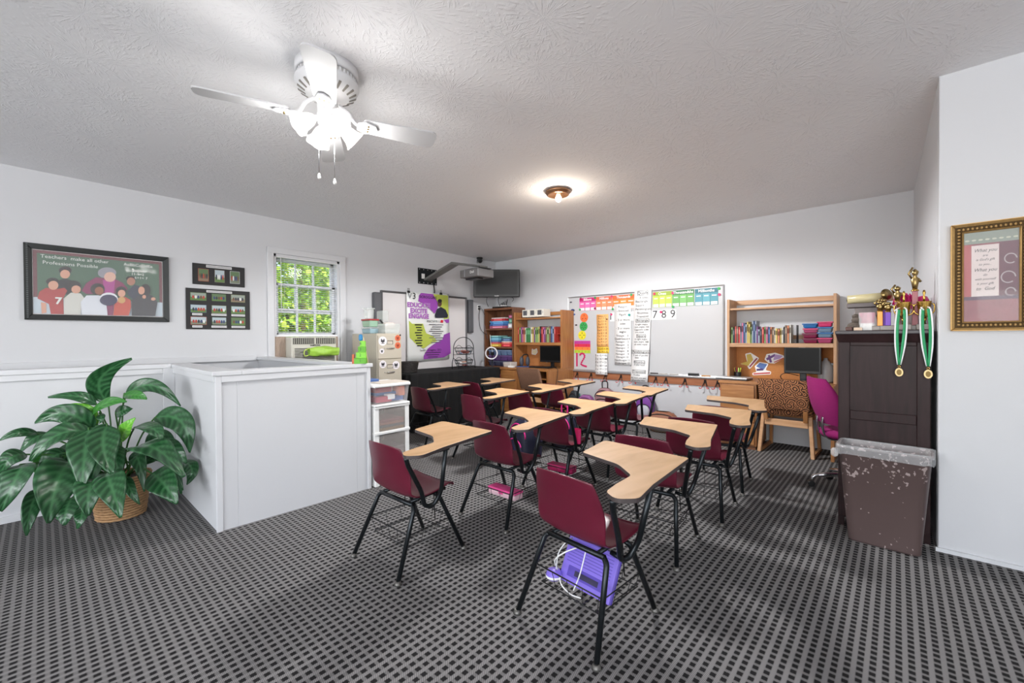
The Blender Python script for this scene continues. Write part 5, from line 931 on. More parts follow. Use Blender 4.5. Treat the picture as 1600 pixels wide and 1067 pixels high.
for k in range(5):
    a=2*pi*k/5+2.05; c_,s_=cos(a),sin(a)
    b=MB().tube(bez([(0,.03,.12),(.13*c_,.03+.13*s_,.115),(.25*c_,.03+.25*s_,.095),(.275*c_,.03+.275*s_,.06)],6),[.02]*10+[.014]*9,8).build('base_spoke',CHROME,oc)
    MB().lathe([(.026,-.022),(.026,.022)],14).build('caster',BLACKP,b,bev=.004).matrix_local=Matrix.Translation((.28*c_,.03+.28*s_,.027))@Matrix.Rotation(a,4,'Z')@Matrix.Rotation(pi/2,4,'X')
# ------------------------------------------------------------------ dark wardrobe with trophies
wd=thing('wardrobe','dark espresso cabinet topped with trophies behind the trash can','cabinet',(-.295,3.59,0)); Ww=.445
MB().box(0,Ww,.02,.46,.05,1.27).build('carcass',ESPRESSO,wd,bev=.003); MB().box(-.015,Ww+.012,-.02,.475,1.275,1.30).build('top_board',mat('wardrobe_top',(58,52,56),.4),wd,bev=.005)
MB().hexa([(.0,.0,1.225),(Ww,.0,1.225),(Ww,.05,1.225),(.0,.05,1.225),(-.012,-.018,1.275),(Ww+.01,-.018,1.275),(Ww+.01,.05,1.275),(-.012,.05,1.275)]).build('cornice',ESPRESSO,wd)
MB().box(0,.03,.0,.05,0,.06).build('foot',ESPRESSO,wd); MB().box(Ww-.03,Ww,0,.05,0,.06).build('foot',ESPRESSO,wd)
dr=MB().box(.0,.062,-.002,.018,.06,1.225).box(Ww-.062,Ww,-.002,.018,.06,1.225).box(.062,Ww-.062,-.002,.018,1.20,1.225).box(.062,Ww-.062,-.002,.018,.715,.775).box(.062,Ww-.062,-.002,.018,.06,.13).build('door',ESPRESSO,wd,bev=.004)
for z0,z1 in ((.775,1.20),(.13,.715)): MB().box(.062,Ww-.062,.008,.016,z0,z1).build('door_panel',ESPRESSO,dr)
WT=1.3005
def cup_trophy(label,x,y,hh,cupz,rc):
    t=thing('trophy',label,'trophy',(x,y,WT),0,'trophies on the wardrobe'); MB().box(-.035,.035,-.03,.03,0,.035).build('base',mat('marble_grey',(128,118,112),.3,var=.2,scale=40),t,bev=.003)
    MB().lathe([(.012,.035),(.006,.05),(.008,cupz-.02),(.014,cupz)],12).build('stem',GOLD,t); MB().lathe([(.012,cupz),(rc*.75,cupz+.03),(rc,cupz+.10),(rc*1.03,cupz+.105),(rc*.93,cupz+.10),(.01,cupz+.02)],20).build('cup',GOLD,t)
    for s in (-1,1): MB().tube(bez([(s*rc,0,cupz+.09),(s*(rc+.011),0,cupz+.08),(s*(rc+.009),0,cupz+.04),(s*rc*.6,0,cupz+.02)],5),.004,6).build('handle',GOLD,t)
    MB().lathe([(.005,cupz+.10),(.007,cupz+.13),(.004,cupz+.14),(.008,cupz+.16),(.004,cupz+.175),(.006,hh-.02),(.001,hh)],10).build('finial',GOLD,t); return t
cup_trophy('gold cup trophy hung with the left green medal',.03,3.66,.245,.07,.034); cup_trophy('gold cup trophy hung with the right green medal',.122,3.66,.245,.07,.034)
def figure_trophy(label,x,y,h,colc):
    t=thing('trophy',label,'trophy',(x,y,WT),0,'trophies on the wardrobe'); MB().box(-.04,.04,-.03,.03,0,.03).build('base',mat('marble_grey',(128,118,112),.3,var=.2,scale=40),t,bev=.003)
    MB().box(-.014,.014,-.014,.014,.03,h*.62).build('column',colc,t,bev=.002); MB().lathe([(.02,h*.62),(.018,h*.64),(.012,h*.65)],10).build('collar',GOLD,t)
    MB().tube([(0,0,h*.65),(0,0,h*.72),(0,0,h*.80),(0,0,h*.86),(0,0,h*.88),(0,0,h*.93),(0,0,h*.97)],[.012,.016,.022,.008,.014,.018,.004],10).tube([(-.014,0,h*.82),(-.03,0,h*.9),(-.01,0,h)],.006,6).tube([(.014,0,h*.82),(.028,0,h*.76)],.006,6).build('gold_figure',BRASS,t); return t
PURC=mat('purple_column',(92,44,150),.35,.3); REDC=mat('red_column',(150,90,96),.4,.2); ORC=mat('orange_column',(206,130,50),.35,.3)
figure_trophy('tallest trophy with a winged gold figure on the wardrobe',.083,3.75,.40,REDC); figure_trophy('trophy with a slim orange column on the wardrobe',-.085,3.72,.20,ORC); figure_trophy('trophy with a thick purple column on the wardrobe',-.045,3.70,.19,PURC); figure_trophy('tall thin trophy behind the purple-column one',.0,3.80,.30,REDC); figure_trophy('trophy with a violet column at the left of the group',-.068,3.80,.22,PURC)
gp=thing('award_plate','round dark gold award plate on a stand on the wardrobe','award',(-.06,3.87,WT)); MB().lathe([(.001,0),(.035,.002),(.038,.006),(.001,.008)],20).build('plate',BRASS,gp).matrix_local=Matrix.Translation((0,0,.245))@Matrix.Rotation(radians(80),4,'X')@Matrix.Rotation(radians(40),4,'Y'); MB().tube([(0,.01,0),(0,.006,.21)],.006,6).build('stand',BRASS,gp); MB().box(-.03,.03,-.02,.03,0,.02).build('base',BLACKP,gp)
for (x,l,s) in ((.02,'left green and white ribbon medal hanging on the wardrobe door',0),(.125,'right green and white ribbon medal hanging on the wardrobe door',1)):
    t=thing('medal',l,'medal',(x,3.565,0),0,'ribbon medals on the wardrobe'); RG=mat('ribbon_green',(40,150,96),.6); RW=mat('ribbon_white',(236,236,238),.6)
    zb=1.085 if s==0 else 1.08; dx=-.012 if s==0 else .012
    for k in (-1,1):
        for (o0,o1,m) in ((-.5,.15,RG),(.15,.5,RW)):
            w_=.021
            def rb_(u,v,k=k,o0=o0,o1=o1):
                o=(o0+(o1-o0)*u)*w_*k; spread=k*.017*sin(pi*(.06+v*.66)); return (spread*1.15+o*(.6+.4*min(1,v*3))+dx*(1-v), -.006-.002*k-.02*(0 if v<.9 else 0), zb+(1.425-zb)*v)
            MB().grid(rb_,1,12).build('ribbon',m,t,solid=.0012)
    MB().tube([(dx-.021,-.006,1.42),(dx*0-.018,.04,1.435),(dx*0-.01,.075,1.44)],.004,6).tube([(.021,-.006,1.42),(.018,.04,1.435),(.01,.075,1.44)],.004,6).build('ribbon_loop',RW,t)
    MB().tube([(dx+.006*cos(2*pi*i/12),-.008,zb-.012+.006*sin(2*pi*i/12)) for i in range(12)],.0015,5,closed=True).build('ring',GOLD,t)
    flat(t,'disc',mat('medal_gold',(186,164,120) if s==0 else (150,124,60),.4,.7),ell(dx,zb-.046,.019,.026,22),-.008,.004); flat(t,'disc_relief',mat('medal_relief',(120,100,60),.5,.7),ell(dx,zb-.046,.012,.018,16),-.012,.0015)
# other things on the wardrobe
tag(MB().box(-.10,.10,-.07,.07,0,.03).build('paper_tray',mat('tray_grey',(106,98,98),.5),loc=(-.17,3.95,WT+.165),bev=.004),'flat grey tray on the wardrobe pile','tray')
rol=thing('plastic_roll','clear yellowish plastic roll on top of the wardrobe pile','roll',(-.14,3.95,WT+.196)); MB().tube([(-.13,0,.03),(.12,0,.04)],.032,16).build('roll_sheet',mat('yellowed_plastic',(206,194,150),.3,alpha=.85),rol); MB().tube([(-.135,0,.03),(-.131,0,.03)],.012,10).build('roll_core',BLACKP,rol)
for k,(x,z,w_,h_,c,l) in enumerate(((-.17,0,.17,.055,(84,74,70),'dark brown box at the foot of the wardrobe pile'),(-.16,.056,.16,.05,(36,34,36),'black box in the middle of the wardrobe pile'),(-.15,.107,.15,.055,(132,124,122),'grey box under the tray on the wardrobe pile'))): tag(MB().box(-w_/2,w_/2,-.06,.06,0,h_).build('storage_box',mat('box_%d'%k,c,.6,var=.2,scale=30),loc=(x+.0,3.95,WT+z),bev=.004),l,'box')
rk=thing('rock_ornament','rough grey rock ornament at the left on the wardrobe','ornament',(-.215,3.73,WT)); rr_=random.Random(8)
ROCK=mat('rock',(92,82,74),.8,var=.35,scale=40,bump=.6,bscale=60)
for (px_,pz,r) in ((0,.03,.036),(.012,.07,.028),(.004,.098,.018)):
    MB().grid(lambda u,v:(px_+r*1.15*sin(pi*v)*cos(2*pi*u)*(1+.15*sin(5*u*2*pi+3*v)),r*sin(pi*v)*sin(2*pi*u),pz-r*.85*cos(pi*v)*(1+.1*sin(7*u*2*pi))),14,9,closeu=True).build('stone',ROCK,rk)
tag(MB().box(-.022,.022,-.012,.012,0,.02).build('name_block',mat('cream_block',(226,200,176),.5),loc=(-.195,3.66,WT),bev=.002),'small cream block in front of the rock ornament','block'); tag(MB().box(-.018,.018,-.015,.015,0,.025).build('name_block',mat('brown_block',(86,52,44),.5),loc=(-.243,3.67,WT),bev=.004),'small dark brown block at the left edge of the wardrobe top','block')
pb=thing('clear_bag','clear plastic bag of bright pink sticks on the wardrobe','bag',(-.15,3.72,WT)); BAGM=mat('clear_film',(226,226,226),.15,alpha=.45)
MB().grid(lambda u,v:(.055*(1-.25*v)*cos(2*pi*u)*(1+.1*sin(6*pi*u+4*v)),.03*sin(2*pi*u)*(1+.15*sin(10*pi*u)),.12*v),22,7,closeu=True).build('film',BAGM,pb); 
for k in range(9): MB().tube([(-.03+.0075*k,.0,.04),(-.036+.009*k,.004*(-1)**k,.118)],.0045,6).build('pink_stick',mat('hot_pink',(222,50,130),.45),pb)
MB().box(-.04,.04,-.02,.02,.0,.05).build('white_filling',PAPER,pb,bev=.012)
bkt=thing('pompom_bucket','tub overflowing with hot pink tinsel on the wardrobe','tinsel tub',(.035,3.93,WT)); MB().lathe([(.001,0),(.04,0),(.052,.15),(.048,.15),(.037,.005),(.001,.005)],20).build('tub',mat('tub_white',(206,190,190),.4),bkt); rt=random.Random(2); tn=MB()
for k in range(70):
    a=rt.uniform(0,2*pi); r0=rt.uniform(0,.035); r1=.05+rt.uniform(0,.015); tn.tube(bez([(r0*cos(a),r0*sin(a),.14),(r1*.6*cos(a+.2),r1*.6*sin(a+.2),.24+rt.uniform(-.03,.01)),(r1*cos(a+.3),r1*sin(a+.3),.15+rt.uniform(-.03,.04))],4),.003,4)
tn.build('tinsel',mat('tinsel_pink',(214,30,120),.3,.2),bkt,kind='stuff')
pj2=thing('plastic_jar','clear jar with a bright pink cap behind the right trophy','jar',(.125,3.97,WT)); MB().lathe([(.001,0),(.03,0),(.032,.17),(.001,.171)],18).build('jar',mat('clear_jar',(206,180,190),.2,alpha=.6),pj2); MB().lathe([(.033,.171),(.033,.20),(.022,.225),(.001,.23)],18).build('cap',mat('pink_cap',(196,40,110),.4),pj2)
# ------------------------------------------------------------------ trash can
tc_=thing('trash_can','tall brown plastic trash can lined with a clear bag','trash can',(-.06,3.435,0),radians(-3))
TCM=bpy.data.materials.new('can_brown'); TCM.use_nodes=True
_n=TCM.node_tree.nodes; _l=TCM.node_tree.links; _b=_n['Principled BSDF']; _b.inputs['Roughness'].default_value=.42
_t=_n.new('ShaderNodeTexCoord'); _vo=_n.new('ShaderNodeTexNoise'); _vo.inputs['Scale'].default_value=44; _vo.inputs['Detail'].default_value=2; _l.new(_t.outputs['Object'],_vo.inputs['Vector'])
_n2=_n.new('ShaderNodeTexNoise'); _n2.inputs['Scale'].default_value=9; _n2.inputs['Detail'].default_value=1; _l.new(_t.outputs['Object'],_n2.inputs['Vector'])
_sp=_n.new('ShaderNodeSeparateXYZ'); _l.new(_t.outputs['Object'],_sp.inputs[0])
_zr=_n.new('ShaderNodeMapRange'); _zr.interpolation_type='SMOOTHSTEP'; _zr.inputs[1].default_value=.33; _zr.inputs[2].default_value=.46; _zr.inputs[3].default_value=0; _zr.inputs[4].default_value=.11; _l.new(_sp.outputs[2],_zr.inputs[0])
_a=_n.new('ShaderNodeMath'); _a.operation='MULTIPLY_ADD'; _a.inputs[1].default_value=.35; _l.new(_n2.outputs['Fac'],_a.inputs[0]); _l.new(_zr.outputs[0],_a.inputs[2])
_a2=_n.new('ShaderNodeMath'); _a2.operation='ADD'; _l.new(_vo.outputs['Fac'],_a2.inputs[0]); _l.new(_a.outputs[0],_a2.inputs[1])
_r=_n.new('ShaderNodeMapRange'); _r.inputs[1].default_value=.885; _r.inputs[2].default_value=.905; _l.new(_a2.outputs[0],_r.inputs[0])
_m=_n.new('ShaderNodeMix'); _m.data_type='RGBA'; _m.inputs['A'].default_value=lin((92,76,74)); _m.inputs['B'].default_value=lin((176,160,158)); _l.new(_r.outputs[0],_m.inputs['Factor']); _l.new(_m.outputs['Result'],_b.inputs['Base Color'])
def rr(w_,d_,z_,r=.045,n=5): return [(x,y,z_) for x,y in roundpoly([(-w_/2,-d_/2),(w_/2,-d_/2),(w_/2,d_/2),(-w_/2,d_/2)],r,n)]
def loft(rings,m,closeb=True,base=None):
    s=base or MB(); b=len(s.v); k=len(rings[0])
    for R in rings: s.v+= [tuple(p) for p in R]
    for i in range(len(rings)-1):
        for j in range(k): j2=(j+1)%k; s.face((b+i*k+j,b+i*k+j2,b+(i+1)*k+j2,b+(i+1)*k+j),m,True)
    if closeb: s.face(list(range(b,b+k))[::-1],m)
    return s
loft([rr(.33,.17,0),rr(.335,.175,.012),rr(.422,.222,.565),rr(.438,.238,.57),rr(.438,.238,.584),rr(.42,.22,.585),rr(.33,.165,.02)],0).build('bin_body',TCM,tc_)
LINER=mat('liner_film',(232,234,236),.15,alpha=.3); rl_=random.Random(4)
def jit(R,a): return [(x*(1+rl_.uniform(-a,a)),y*(1+rl_.uniform(-a,a)),z_+rl_.uniform(-.006,.006)) for x,y,z_ in R]
loft([jit(rr(.446,.244,.535),.012),jit(rr(.450,.248,.56),.008),jit(rr(.450,.25,.582),.004),rr(.448,.248,.592),rr(.41,.21,.591),jit(rr(.40,.20,.55),.02),jit(rr(.38,.19,.45),.03)],0,False).build('liner',LINER,tc_)
kn=MB().ball((-.228,-.10,.535),(.022,.02,.03)).build('liner_knot',LINER,tc_)
# ------------------------------------------------------------------ gold frame on the right wall
gf=thing('framed_verse','ornate gold frame with a lettered verse on the right wall','picture',(0,YR,0)); x0,x1,z0,z1=.226,.535,1.289,1.892
GF=mat('gold_leaf',(182,146,92),.4,.55,var=.25,scale=60); GFD=mat('gold_dark',(96,74,44),.5,.4,var=.4,scale=160,bump=.8,bscale=220)
f1=ringframe(x0,x1,z0,z1,.02,.034).build('outer_moulding',GF,gf,bev=.004); f2=ringframe(x0+.018,x1-.018,z0+.018,z1-.018,.028,.028).build('carved_band',GFD,gf); ringframe(x0+.045,x1-.045,z0+.045,z1-.045,.008,.03).build('inner_lip',GF,gf,bev=.002)
for k in range(30):
    z_=z0+.035+k*.0185
    for xx in (x0+.032,x1-.032): MB().ball((xx,-.024,z_),(.008,.004,.006),8,4).build('carved_bead',GF,f2)
for k in range(13):
    for zz in (z0+.032,z1-.032): MB().ball((x0+.05+k*.0175,-.024,zz),(.006,.004,.008),8,4).build('carved_bead',GF,f2)
ax0,ax1,az0,az1=x0+.052,x1-.052,z0+.052,z1-.052
flat(gf,'print',mat('rose_print',(150,92,100),.6,var=.25,scale=18),rect(ax0,ax1,az0,az1),-.008); flat(gf,'print_band',flatm((140,150,140)),rect(ax0,ax1,az1-.065,az1),-.010); 
for k in range(8): flat(gf,'print_scroll',flatm((196,196,180)),ell(ax0+.014+k*.0255,az1-.045,.009,.005,10),-.0112)
flat(gf,'print_band',flatm((180,86,90)),rect(ax0,ax0+.032,az0+.14,az1-.068),-.010); flat(gf,'print_band',mat('plum_print',(104,62,76),.6,var=.3,scale=25),rect(ax1-.07,ax1,az0+.12,az1-.065),-.010); flat(gf,'print_band',flatm((96,70,92)),rect(ax0,ax1,az0+.12,az0+.14),-.0105)
for (cx,cz,r) in ((ax1-.03,az1-.16,.024),(ax1-.038,az1-.26,.028),(ax1-.03,az1-.34,.02)):
    flat(gf,'print_scroll',flatm((170,156,160)),[(cx+r*cos(a*.3),cz+r*1.2*sin(a*.3)) for a in range(19)]+[(cx+(r-.005)*cos(a*.3),cz+(r-.005)*1.2*sin(a*.3)) for a in range(18,-1,-1)],-.0112)
flat(gf,'verse_panel',flatm((222,208,206)),rect(ax0+.03,ax1-.072,az0+.14,az1-.075),-.012,.0015)
cxv=(ax0+.03+ax1-.072)/2; zz=az1-.105
for s,dz,sz in (('What you',0,.026),('are',.027,.018),("is God's gift",.05,.018),('to you...',.076,.018),('What you',.106,.026),('do',.133,.018),('with yourself',.156,.018),('is your gift',.18,.018),('to  God',.208,.026)): text(gf,s,sz,INK,cxv,zz-dz*1.02,-.0145,shear=.35,sx=.82)
MB().box(ax0,ax1,-.021,-.020,az0,az1).build('glazing',mat('picture_glass',(255,255,255),.03,alpha=.06),gf)

# ------------------------------------------------------------------ student tablet-arm desks
SHELL=MB()
prof=[(.030,.692,.135),(.034,.680,.158),(.045,.645,.172),(.062,.585,.188),(.080,.520,.194),(.096,.452,.192),(.112,.408,.188),(.150,.381,.186),(.225,.378,.192),(.310,.392,.196),(.375,.407,.194),(.412,.402,.186),(.425,.388,.176)]
def shell(u,v):
    p=u*(len(prof)-1); i=min(int(p),len(prof)-2); f=p-i; a,b=prof[i],prof[i+1]
    y,z,w_=[a[k]+(b[k]-a[k])*f for k in range(3)]; s=(v-.5)*2; back=max(0,min(1,(z-.41)/.12)) if u<.5 else 0
    e=abs(s)**2.5
    return (s*w_, y+.030*e*back, z+.016*e*(1-back)*(1 if u<.95 else .3)-.012*e*(1 if u<.05 else 0))
SHELL.grid(shell,24,10)
GLIDE=mat('glide_grey',(104,102,98),.4,.6); WIRE=mat('rack_wire',(44,44,46),.4,.6)
tabp=roundpoly([(-.212,.660),(.275,.655),(.348,.20),(.390,.03),(.335,-.035),(.268,.0),(.245,.10),(.228,.235),(.10,.328),(-.140,.368)],[.035,.02,.2,.05,.04,.05,.1,.055,.15,.035],5)
def student_desk(label,x,y,rz):
    t=thing('student_desk',label,'student desk',(x,y,0),radians(rz),'burgundy student desks in rows')
    SHELL.build('seat_shell',BURG,t,solid=.008,sub=1)
    for sx in (-1,1):
        l=MB().tube(fillet([(sx*.222,0,.012),(sx*.175,.135,.335),(sx*.15,.145,.352)],.04),.0125,8).build('leg',BLACKM,t); MB().lathe([(.001,0),(.019,0),(.019,.006),(.013,.02)],12,(sx*.223,-.002,0)).build('glide',GLIDE,l)
        l=MB().tube(fillet([(sx*.195,.475,.012),(sx*.165,.325,.345),(sx*.14,.315,.362)],.04),.0125,8).build('leg',BLACKM,t); MB().lathe([(.001,0),(.019,0),(.019,.006),(.013,.02)],12,(sx*.196,.477,0)).build('glide',GLIDE,l)
    fr=MB().tube([(-.16,.142,.352),(.16,.142,.352)],.0125,8).tube([(-.15,.318,.362),(.15,.318,.362)],.0125,8)
    for sx in (-1,1): fr.tube([(sx*.13,.142,.362),(sx*.13,.39,.375)],.010,8)
    fr.build('seat_frame',BLACKM,t)
    MB().tube(fillet([(.300,.0,.672),(.285,.02,.625),(.225,.15,.44),(.205,.185,.345),(.21,.24,.335),(.235,.275,.40),(.315,.245,.665)],.045,6),.0125,10).tube([(.15,.20,.352),(.207,.205,.340)],.011,8).build('arm_support',BLACKM,t)
    MB().prism(tabp,.674,.692,0,1).build('tablet_top',[MAPLE,MAPLE_EDGE],t,bev=.002)
    MB().box(.27,.33,.02,.26,.664,.674).build('mounting_plate',BLACKM,t)
    rk=MB(); zt,zb_=.215,.135
    top=[(-.192,.085,zt),(.192,.085,zt),(.182,.40,zt),(-.182,.40,zt)]; bot=[(-.165,.10,zb_),(.165,.10,zb_),(.16,.39,zb_),(-.16,.39,zb_)]
    rk.tube(top+[top[0]],.0035,5); rk.tube(bot+[bot[0]],.003,5)
    for k in range(5): q=-.15+.075*k; rk.tube([(q*1.15,.085,zt),(q,.10,zb_),(q,.39,zb_),(q*1.12,.40,zt)],.0019,5)
    for k in range(2): q=.19+.10*k; rk.tube([(-.19,q,zt),(-.163,q,zb_),(.163,q,zb_),(.19,q,zt)],.0019,5)
    for sx in (-1,1): rk.tube([(sx*.15,.30,zt),(sx*.14,.30,.365)],.003,5)
    rk.build('book_rack',WIRE,t)
    return t
R4='in the column nearest the wardrobe'; R3='in the second column from the wardrobe'; R2='in the third column from the wardrobe'; R1='in the far left column by the black table'
SPOTS=[(-1.075,1.438,-6,'nearest burgundy student desk, with a purple binder in its rack'),(-1.110,2.291,3,'burgundy student desk second from the camera '+R4),(-1.091,3.038,2,'burgundy student desk third from the camera '+R4),(-1.134,3.718,3,'burgundy student desk farthest from the camera '+R4),
(-2.129,1.218,1,'burgundy student desk standing next to the white stair box'),(-2.108,2.016,0,'burgundy student desk over the long pink pencil box, second from the camera'),(-2.140,2.719,-3,'burgundy student desk third from the camera '+R3),(-2.130,3.372,-2,'burgundy student desk fourth from the camera '+R3),(-2.190,4.03,-3,'burgundy student desk nearest the whiteboard '+R3),
(-3.243,2.876,-4,'burgundy student desk nearest the camera '+R2),(-3.165,3.52,-4,'burgundy student desk in the middle of the third column from the wardrobe'),(-3.233,4.212,-4,'burgundy student desk nearest the whiteboard '+R2),(-4.241,2.948,-2,'burgundy student desk nearest the camera '+R1),(-4.19,3.74,-1,'burgundy student desk nearest the whiteboard '+R1)]
proto=None
for (x,y,rz,lb_) in SPOTS:
    if proto is None: proto=student_desk(lb_,x,y,rz)
    else:
        c=copy_tree(proto); c.location=(x,y,0); c.rotation_euler[2]=radians(rz); c['label']=lb_
def at_desk(i,x,y,z):
    X,Y,r,_=SPOTS[i]; a=radians(r); return (X+x*cos(a)-y*sin(a), Y+x*sin(a)+y*cos(a), z)
# purple binder and earbuds under the nearest desk
VIO=mat('violet_plastic',(132,112,216),.4); VID=mat('violet_dark',(92,74,180),.4)
bi=thing('zip_binder','violet plastic binder leaning in the nearest desk rack','binder',at_desk(0,.02,.165,.142),radians(-6)); bi.rotation_euler[0]=radians(-26)
MB().box(-.14,.14,0,.018,0,.20).build('cover',VIO,bi,bev=.004); MB().box(-.14,.14,.019,.030,0,.20).build('back_cover',VID,bi,bev=.004)
MB().box(-.10,.10,-.002,.0,.03,.075).build('label_panel',VID,bi,bev=.006); MB().box(-.06,.07,-.003,-.001,.04,.063).build('vent_slot',mat('violet_slot',(52,46,80),.5),bi,bev=.008)
for k in range(8): MB().box(-.12,.12,-.0012,0,.09+k*.013,.093+k*.013).build('ridge',VID,bi)
eb=thing('headset_pod','lilac and white round earphone pod under the nearest desk','earphones',at_desk(0,-.13,.145,.142),0); MB().lathe([(.001,0),(.028,.002),(.037,.014),(.037,.024),(.030,.040),(.001,.046)],20).build('pod',VIO,eb); MB().lathe([(.0375,.012),(.039,.017),(.0375,.023)],20,cap=False).build('white_band',WHITEP,eb)
cdm=[at_desk(0,-.10,.15,.17),at_desk(0,-.07,.13,.145),at_desk(0,0,.11,.142),at_desk(0,.05,.12,.142)]
tag(MB().tube(bez([at_desk(0,-.12,.15,.19),at_desk(0,-.115,.16,.26),at_desk(0,-.08,.17,.32),at_desk(0,-.06,.2,.34)],6),.003,6).tube(bez([at_desk(0,-.11,.15,.19),at_desk(0,-.10,.12,.25),at_desk(0,-.05,.13,.30),at_desk(0,.0,.17,.33)],6),.003,6).tube(bez(cdm,6),.003,6).tube(bez([at_desk(0,.0,.13,.15),at_desk(0,.02,.15,.22),at_desk(0,.04,.17,.33)],6),.003,6).build('earphone_cord',WHITEP),'thin white earphone cord tangled on the violet binder','cord')
def pencil_box(label,i,x,y,z,c1,c2,w_=.21,rz=0):
    t=thing('pencil_box',label,'pencil box',at_desk(i,x,y,z),radians(SPOTS[i][2]+rz)); MB().box(-w_/2,w_/2,-.045,.045,0,.038).build('tray',mat('pbox_%d_%d_%d'%c1,c1,.3,alpha=.92),t,bev=.012); MB().box(-w_/2-.003,w_/2+.003,-.048,.048,.038,.058).build('lid',mat('pbox_%d_%d_%d'%c2,c2,.3),t,bev=.01); MB().box(-.02,.02,-.052,-.046,.025,.05).build('latch',mat('pbox_%d_%d_%d'%c2,c2,.3),t,bev=.002)
pencil_box('long pink pencil box with a pale tray under the second desk',5,.03,.20,.14,(240,200,212),(232,80,150),.26)
pencil_box('dark pink pencil box under the desk behind the nearest one',6,.03,.22,.14,(176,30,90),(196,50,110),.24,8)
backpack('dark blue backpack with hot pink piping under the middle desks',(-2.82,3.30,.0),radians(-20),.34,.22,.44,(26,28,52),(38,34,64),PKP)
backpack('dark galaxy backpack hanging on the chair behind the middle desks',(-2.78,3.95,.0),radians(-10),.28,.16,.42,(30,34,60),(24,26,44),PKP)
tag(MB().grid(lambda u,v:(.03*cos(2*pi*u)*(1+.2*v),.02*sin(2*pi*u),.12*v),12,4,closeu=True).build('pink_bottle',mat('pink_plastic',(226,40,110),.4),loc=(-1.93,2.92,.405)),'small bright pink pouch on the third desk chair','pouch')

# ------------------------------------------------------------------ potted peace lily
POTX,POTY=-4.17,.38
pot=thing('potted_plant','large leafy green plant in a wicker pot by the half wall','plant',(0,0,0))
WK=mat('tan_wicker',(186,146,104),.7,var=.35,scale=60,bump=.5,bscale=120)
pb_=MB().lathe([(.001,.004),(.125,.004),(.13,.02),(.165,.30),(.155,.30),(.12,.02),(.001,.02)],28,(POTX,POTY,0)).build('wicker_pot',mat('wicker_core',(130,98,66),.8),pot)
for k in range(16):
    z_=.012+k*.0188; r_=.130+.0365*(z_/.30); n_=36
    MB().tube([((r_+.0045*(1 if (i+k)%2 else -1)*.7)*cos(2*pi*i/n_)+POTX,(r_+.0045*(1 if (i+k)%2 else -1)*.7)*sin(2*pi*i/n_)+POTY,z_) for i in range(n_)],.0085,5,closed=True).build('wicker_strand',WK,pb_)
MB().lathe([(.001,.265),(.156,.262)],24,(POTX,POTY,0)).build('soil',mat('soil',(48,38,30),.95,var=.3,scale=50),pot)
def leafmat(name,c1,c2,rough=.28):
    m=bpy.data.materials.new(name); m.use_nodes=True; n=m.node_tree.nodes; l=m.node_tree.links; b=n['Principled BSDF']; b.inputs['Roughness'].default_value=rough
    a=n.new('ShaderNodeAttribute'); a.attribute_name='vein'; rp=n.new('ShaderNodeMix'); rp.data_type='RGBA'; rp.inputs['A'].default_value=lin(c1); rp.inputs['B'].default_value=lin(c2)
    l.new(a.outputs['Fac'],rp.inputs['Factor']); l.new(rp.outputs['Result'],b.inputs['Base Color']); return m
LM=[leafmat('leaf_dark',(22,66,34),(66,116,74)),leafmat('leaf_mid',(44,110,40),(74,140,62)),leafmat('leaf_lime',(84,160,36),(128,190,70),.35)]
STEM=mat('leaf_stem',(58,104,46),.5)
rv=random.Random(9)
for k in range(9):   # low leaves around the rim of the pot
    a=-2.2+k*.42+rv.uniform(-.15,.15); R0,R1=.16,.36+rv.uniform(-.03,.06); zb0=.36+rv.uniform(0,.12)
    LEAVES.append(((POTX+R0*cos(a),POTY+R0*sin(a),zb0),(POTX+(R0+R1)*.52*cos(a),POTY+(R0+R1)*.52*sin(a),zb0+.05),(POTX+R1*cos(a),POTY+R1*sin(a),.10+rv.uniform(0,.16)),.055+rv.uniform(-.01,.015),0))
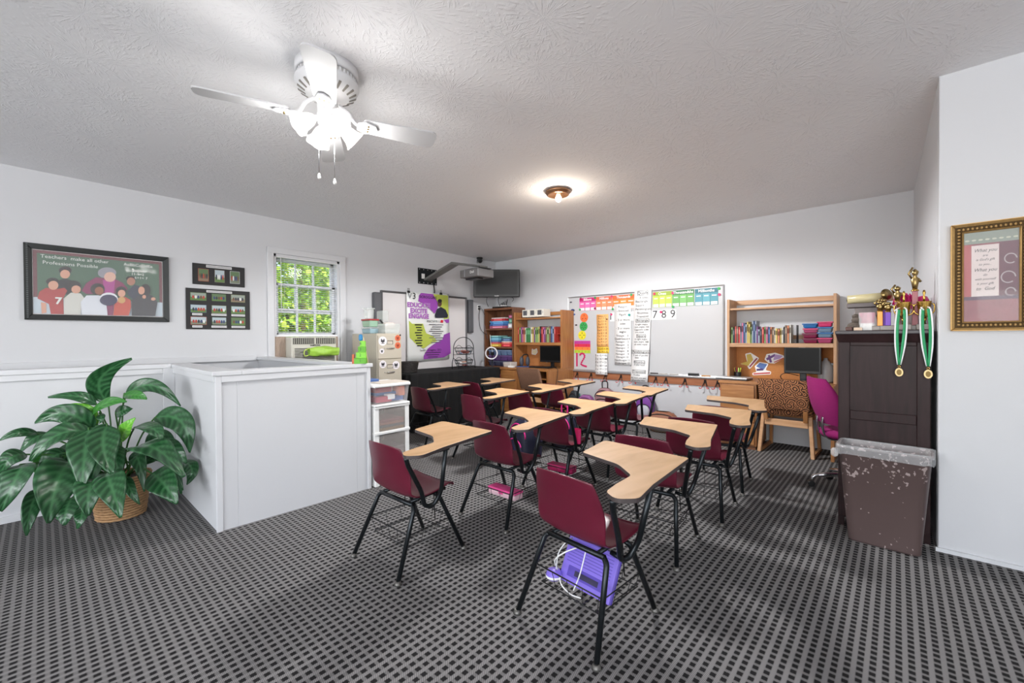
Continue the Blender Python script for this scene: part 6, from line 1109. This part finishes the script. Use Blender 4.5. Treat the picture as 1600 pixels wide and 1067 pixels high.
for (b,m_,t_,hw,tone) in LEAVES:
    b,m_,t_=Vector(b),Vector(m_),Vector(t_); NU,NV=18,10
    if t_.y>.70: t_.y=.70
    ax=(t_-b).normalized(); toc=(Vector((0,0,1.27))-m_).normalized(); nrm=(toc+Vector((0,0,.55))).normalized(); nrm=(nrm-ax*nrm.dot(ax)).normalized(); side=ax.cross(nrm).normalized()
    roll=rv.uniform(-.35,.35); ph=rv.uniform(0,6)
    vein=[]; g=MB(); ctrl=m_*2-(b+t_)*.5
    def leaf(u,v):
        c=b*(1-u)**2+ctrl*2*u*(1-u)+t_*u*u; tan=((ctrl-b)*(1-u)+(t_-ctrl)*u).normalized()
        n_=(nrm-tan*nrm.dot(tan)).normalized(); s_=tan.cross(n_)
        s_,n_=s_*cos(roll)+n_*sin(roll),n_*cos(roll)-s_*sin(roll)
        s=(v-.5)*2; w_=hw*1.06*(sin(pi*min(1,u**.72*.985))**.85)*(1-.15*u)+.0015
        wav=.10*hw*sin(9*u+ph+s*1.5)*abs(s)**1.5; vv=abs(s)
        rib=.04*hw*sin(46*u-9*vv)*(1-abs(2*vv-1))
        return c+s_*(s*w_*.96)+n_*(abs(s)*w_*.20-.05*w_*s*s+wav+rib)
    g.grid(leaf,NU*2,NV)
    lo=g.build('leaf',LM[tone],pot,solid=.0015); me=lo.data
    at_=me.attributes.new('vein','FLOAT','POINT')
    vals=[]
    for i in range(NU*2+1):
        for j in range(NV+1):
            s=abs((j/NV-.5)*2); q=.5+.5*sin(46*i/(NU*2)-9*s); vals.append(min(1,max(q**2*.75,1.0-s*9)))
    at_.data.foreach_set('value',vals)
    root=Vector((POTX+rv.uniform(-.06,.06),POTY+rv.uniform(-.06,.06),.26)); mid=(root+b)*.5+Vector((0,0,.07))
    MB().tube(bez([root,mid,b,b*.9+m_*.1],5),[.0055]*11+[.0045]*5,6).build('leaf_stalk',STEM,lo)

tag(MB().grid(lambda u,v:(-.14+.28*u,-.10+.2*v,.004+.012*sin(3*u)*v),6,5).build('paper_sheet',PAPER,loc=(-4.60,3.95,.001),rz=.5,solid=.0006),'loose white paper on the carpet in front of the black cloth','paper')
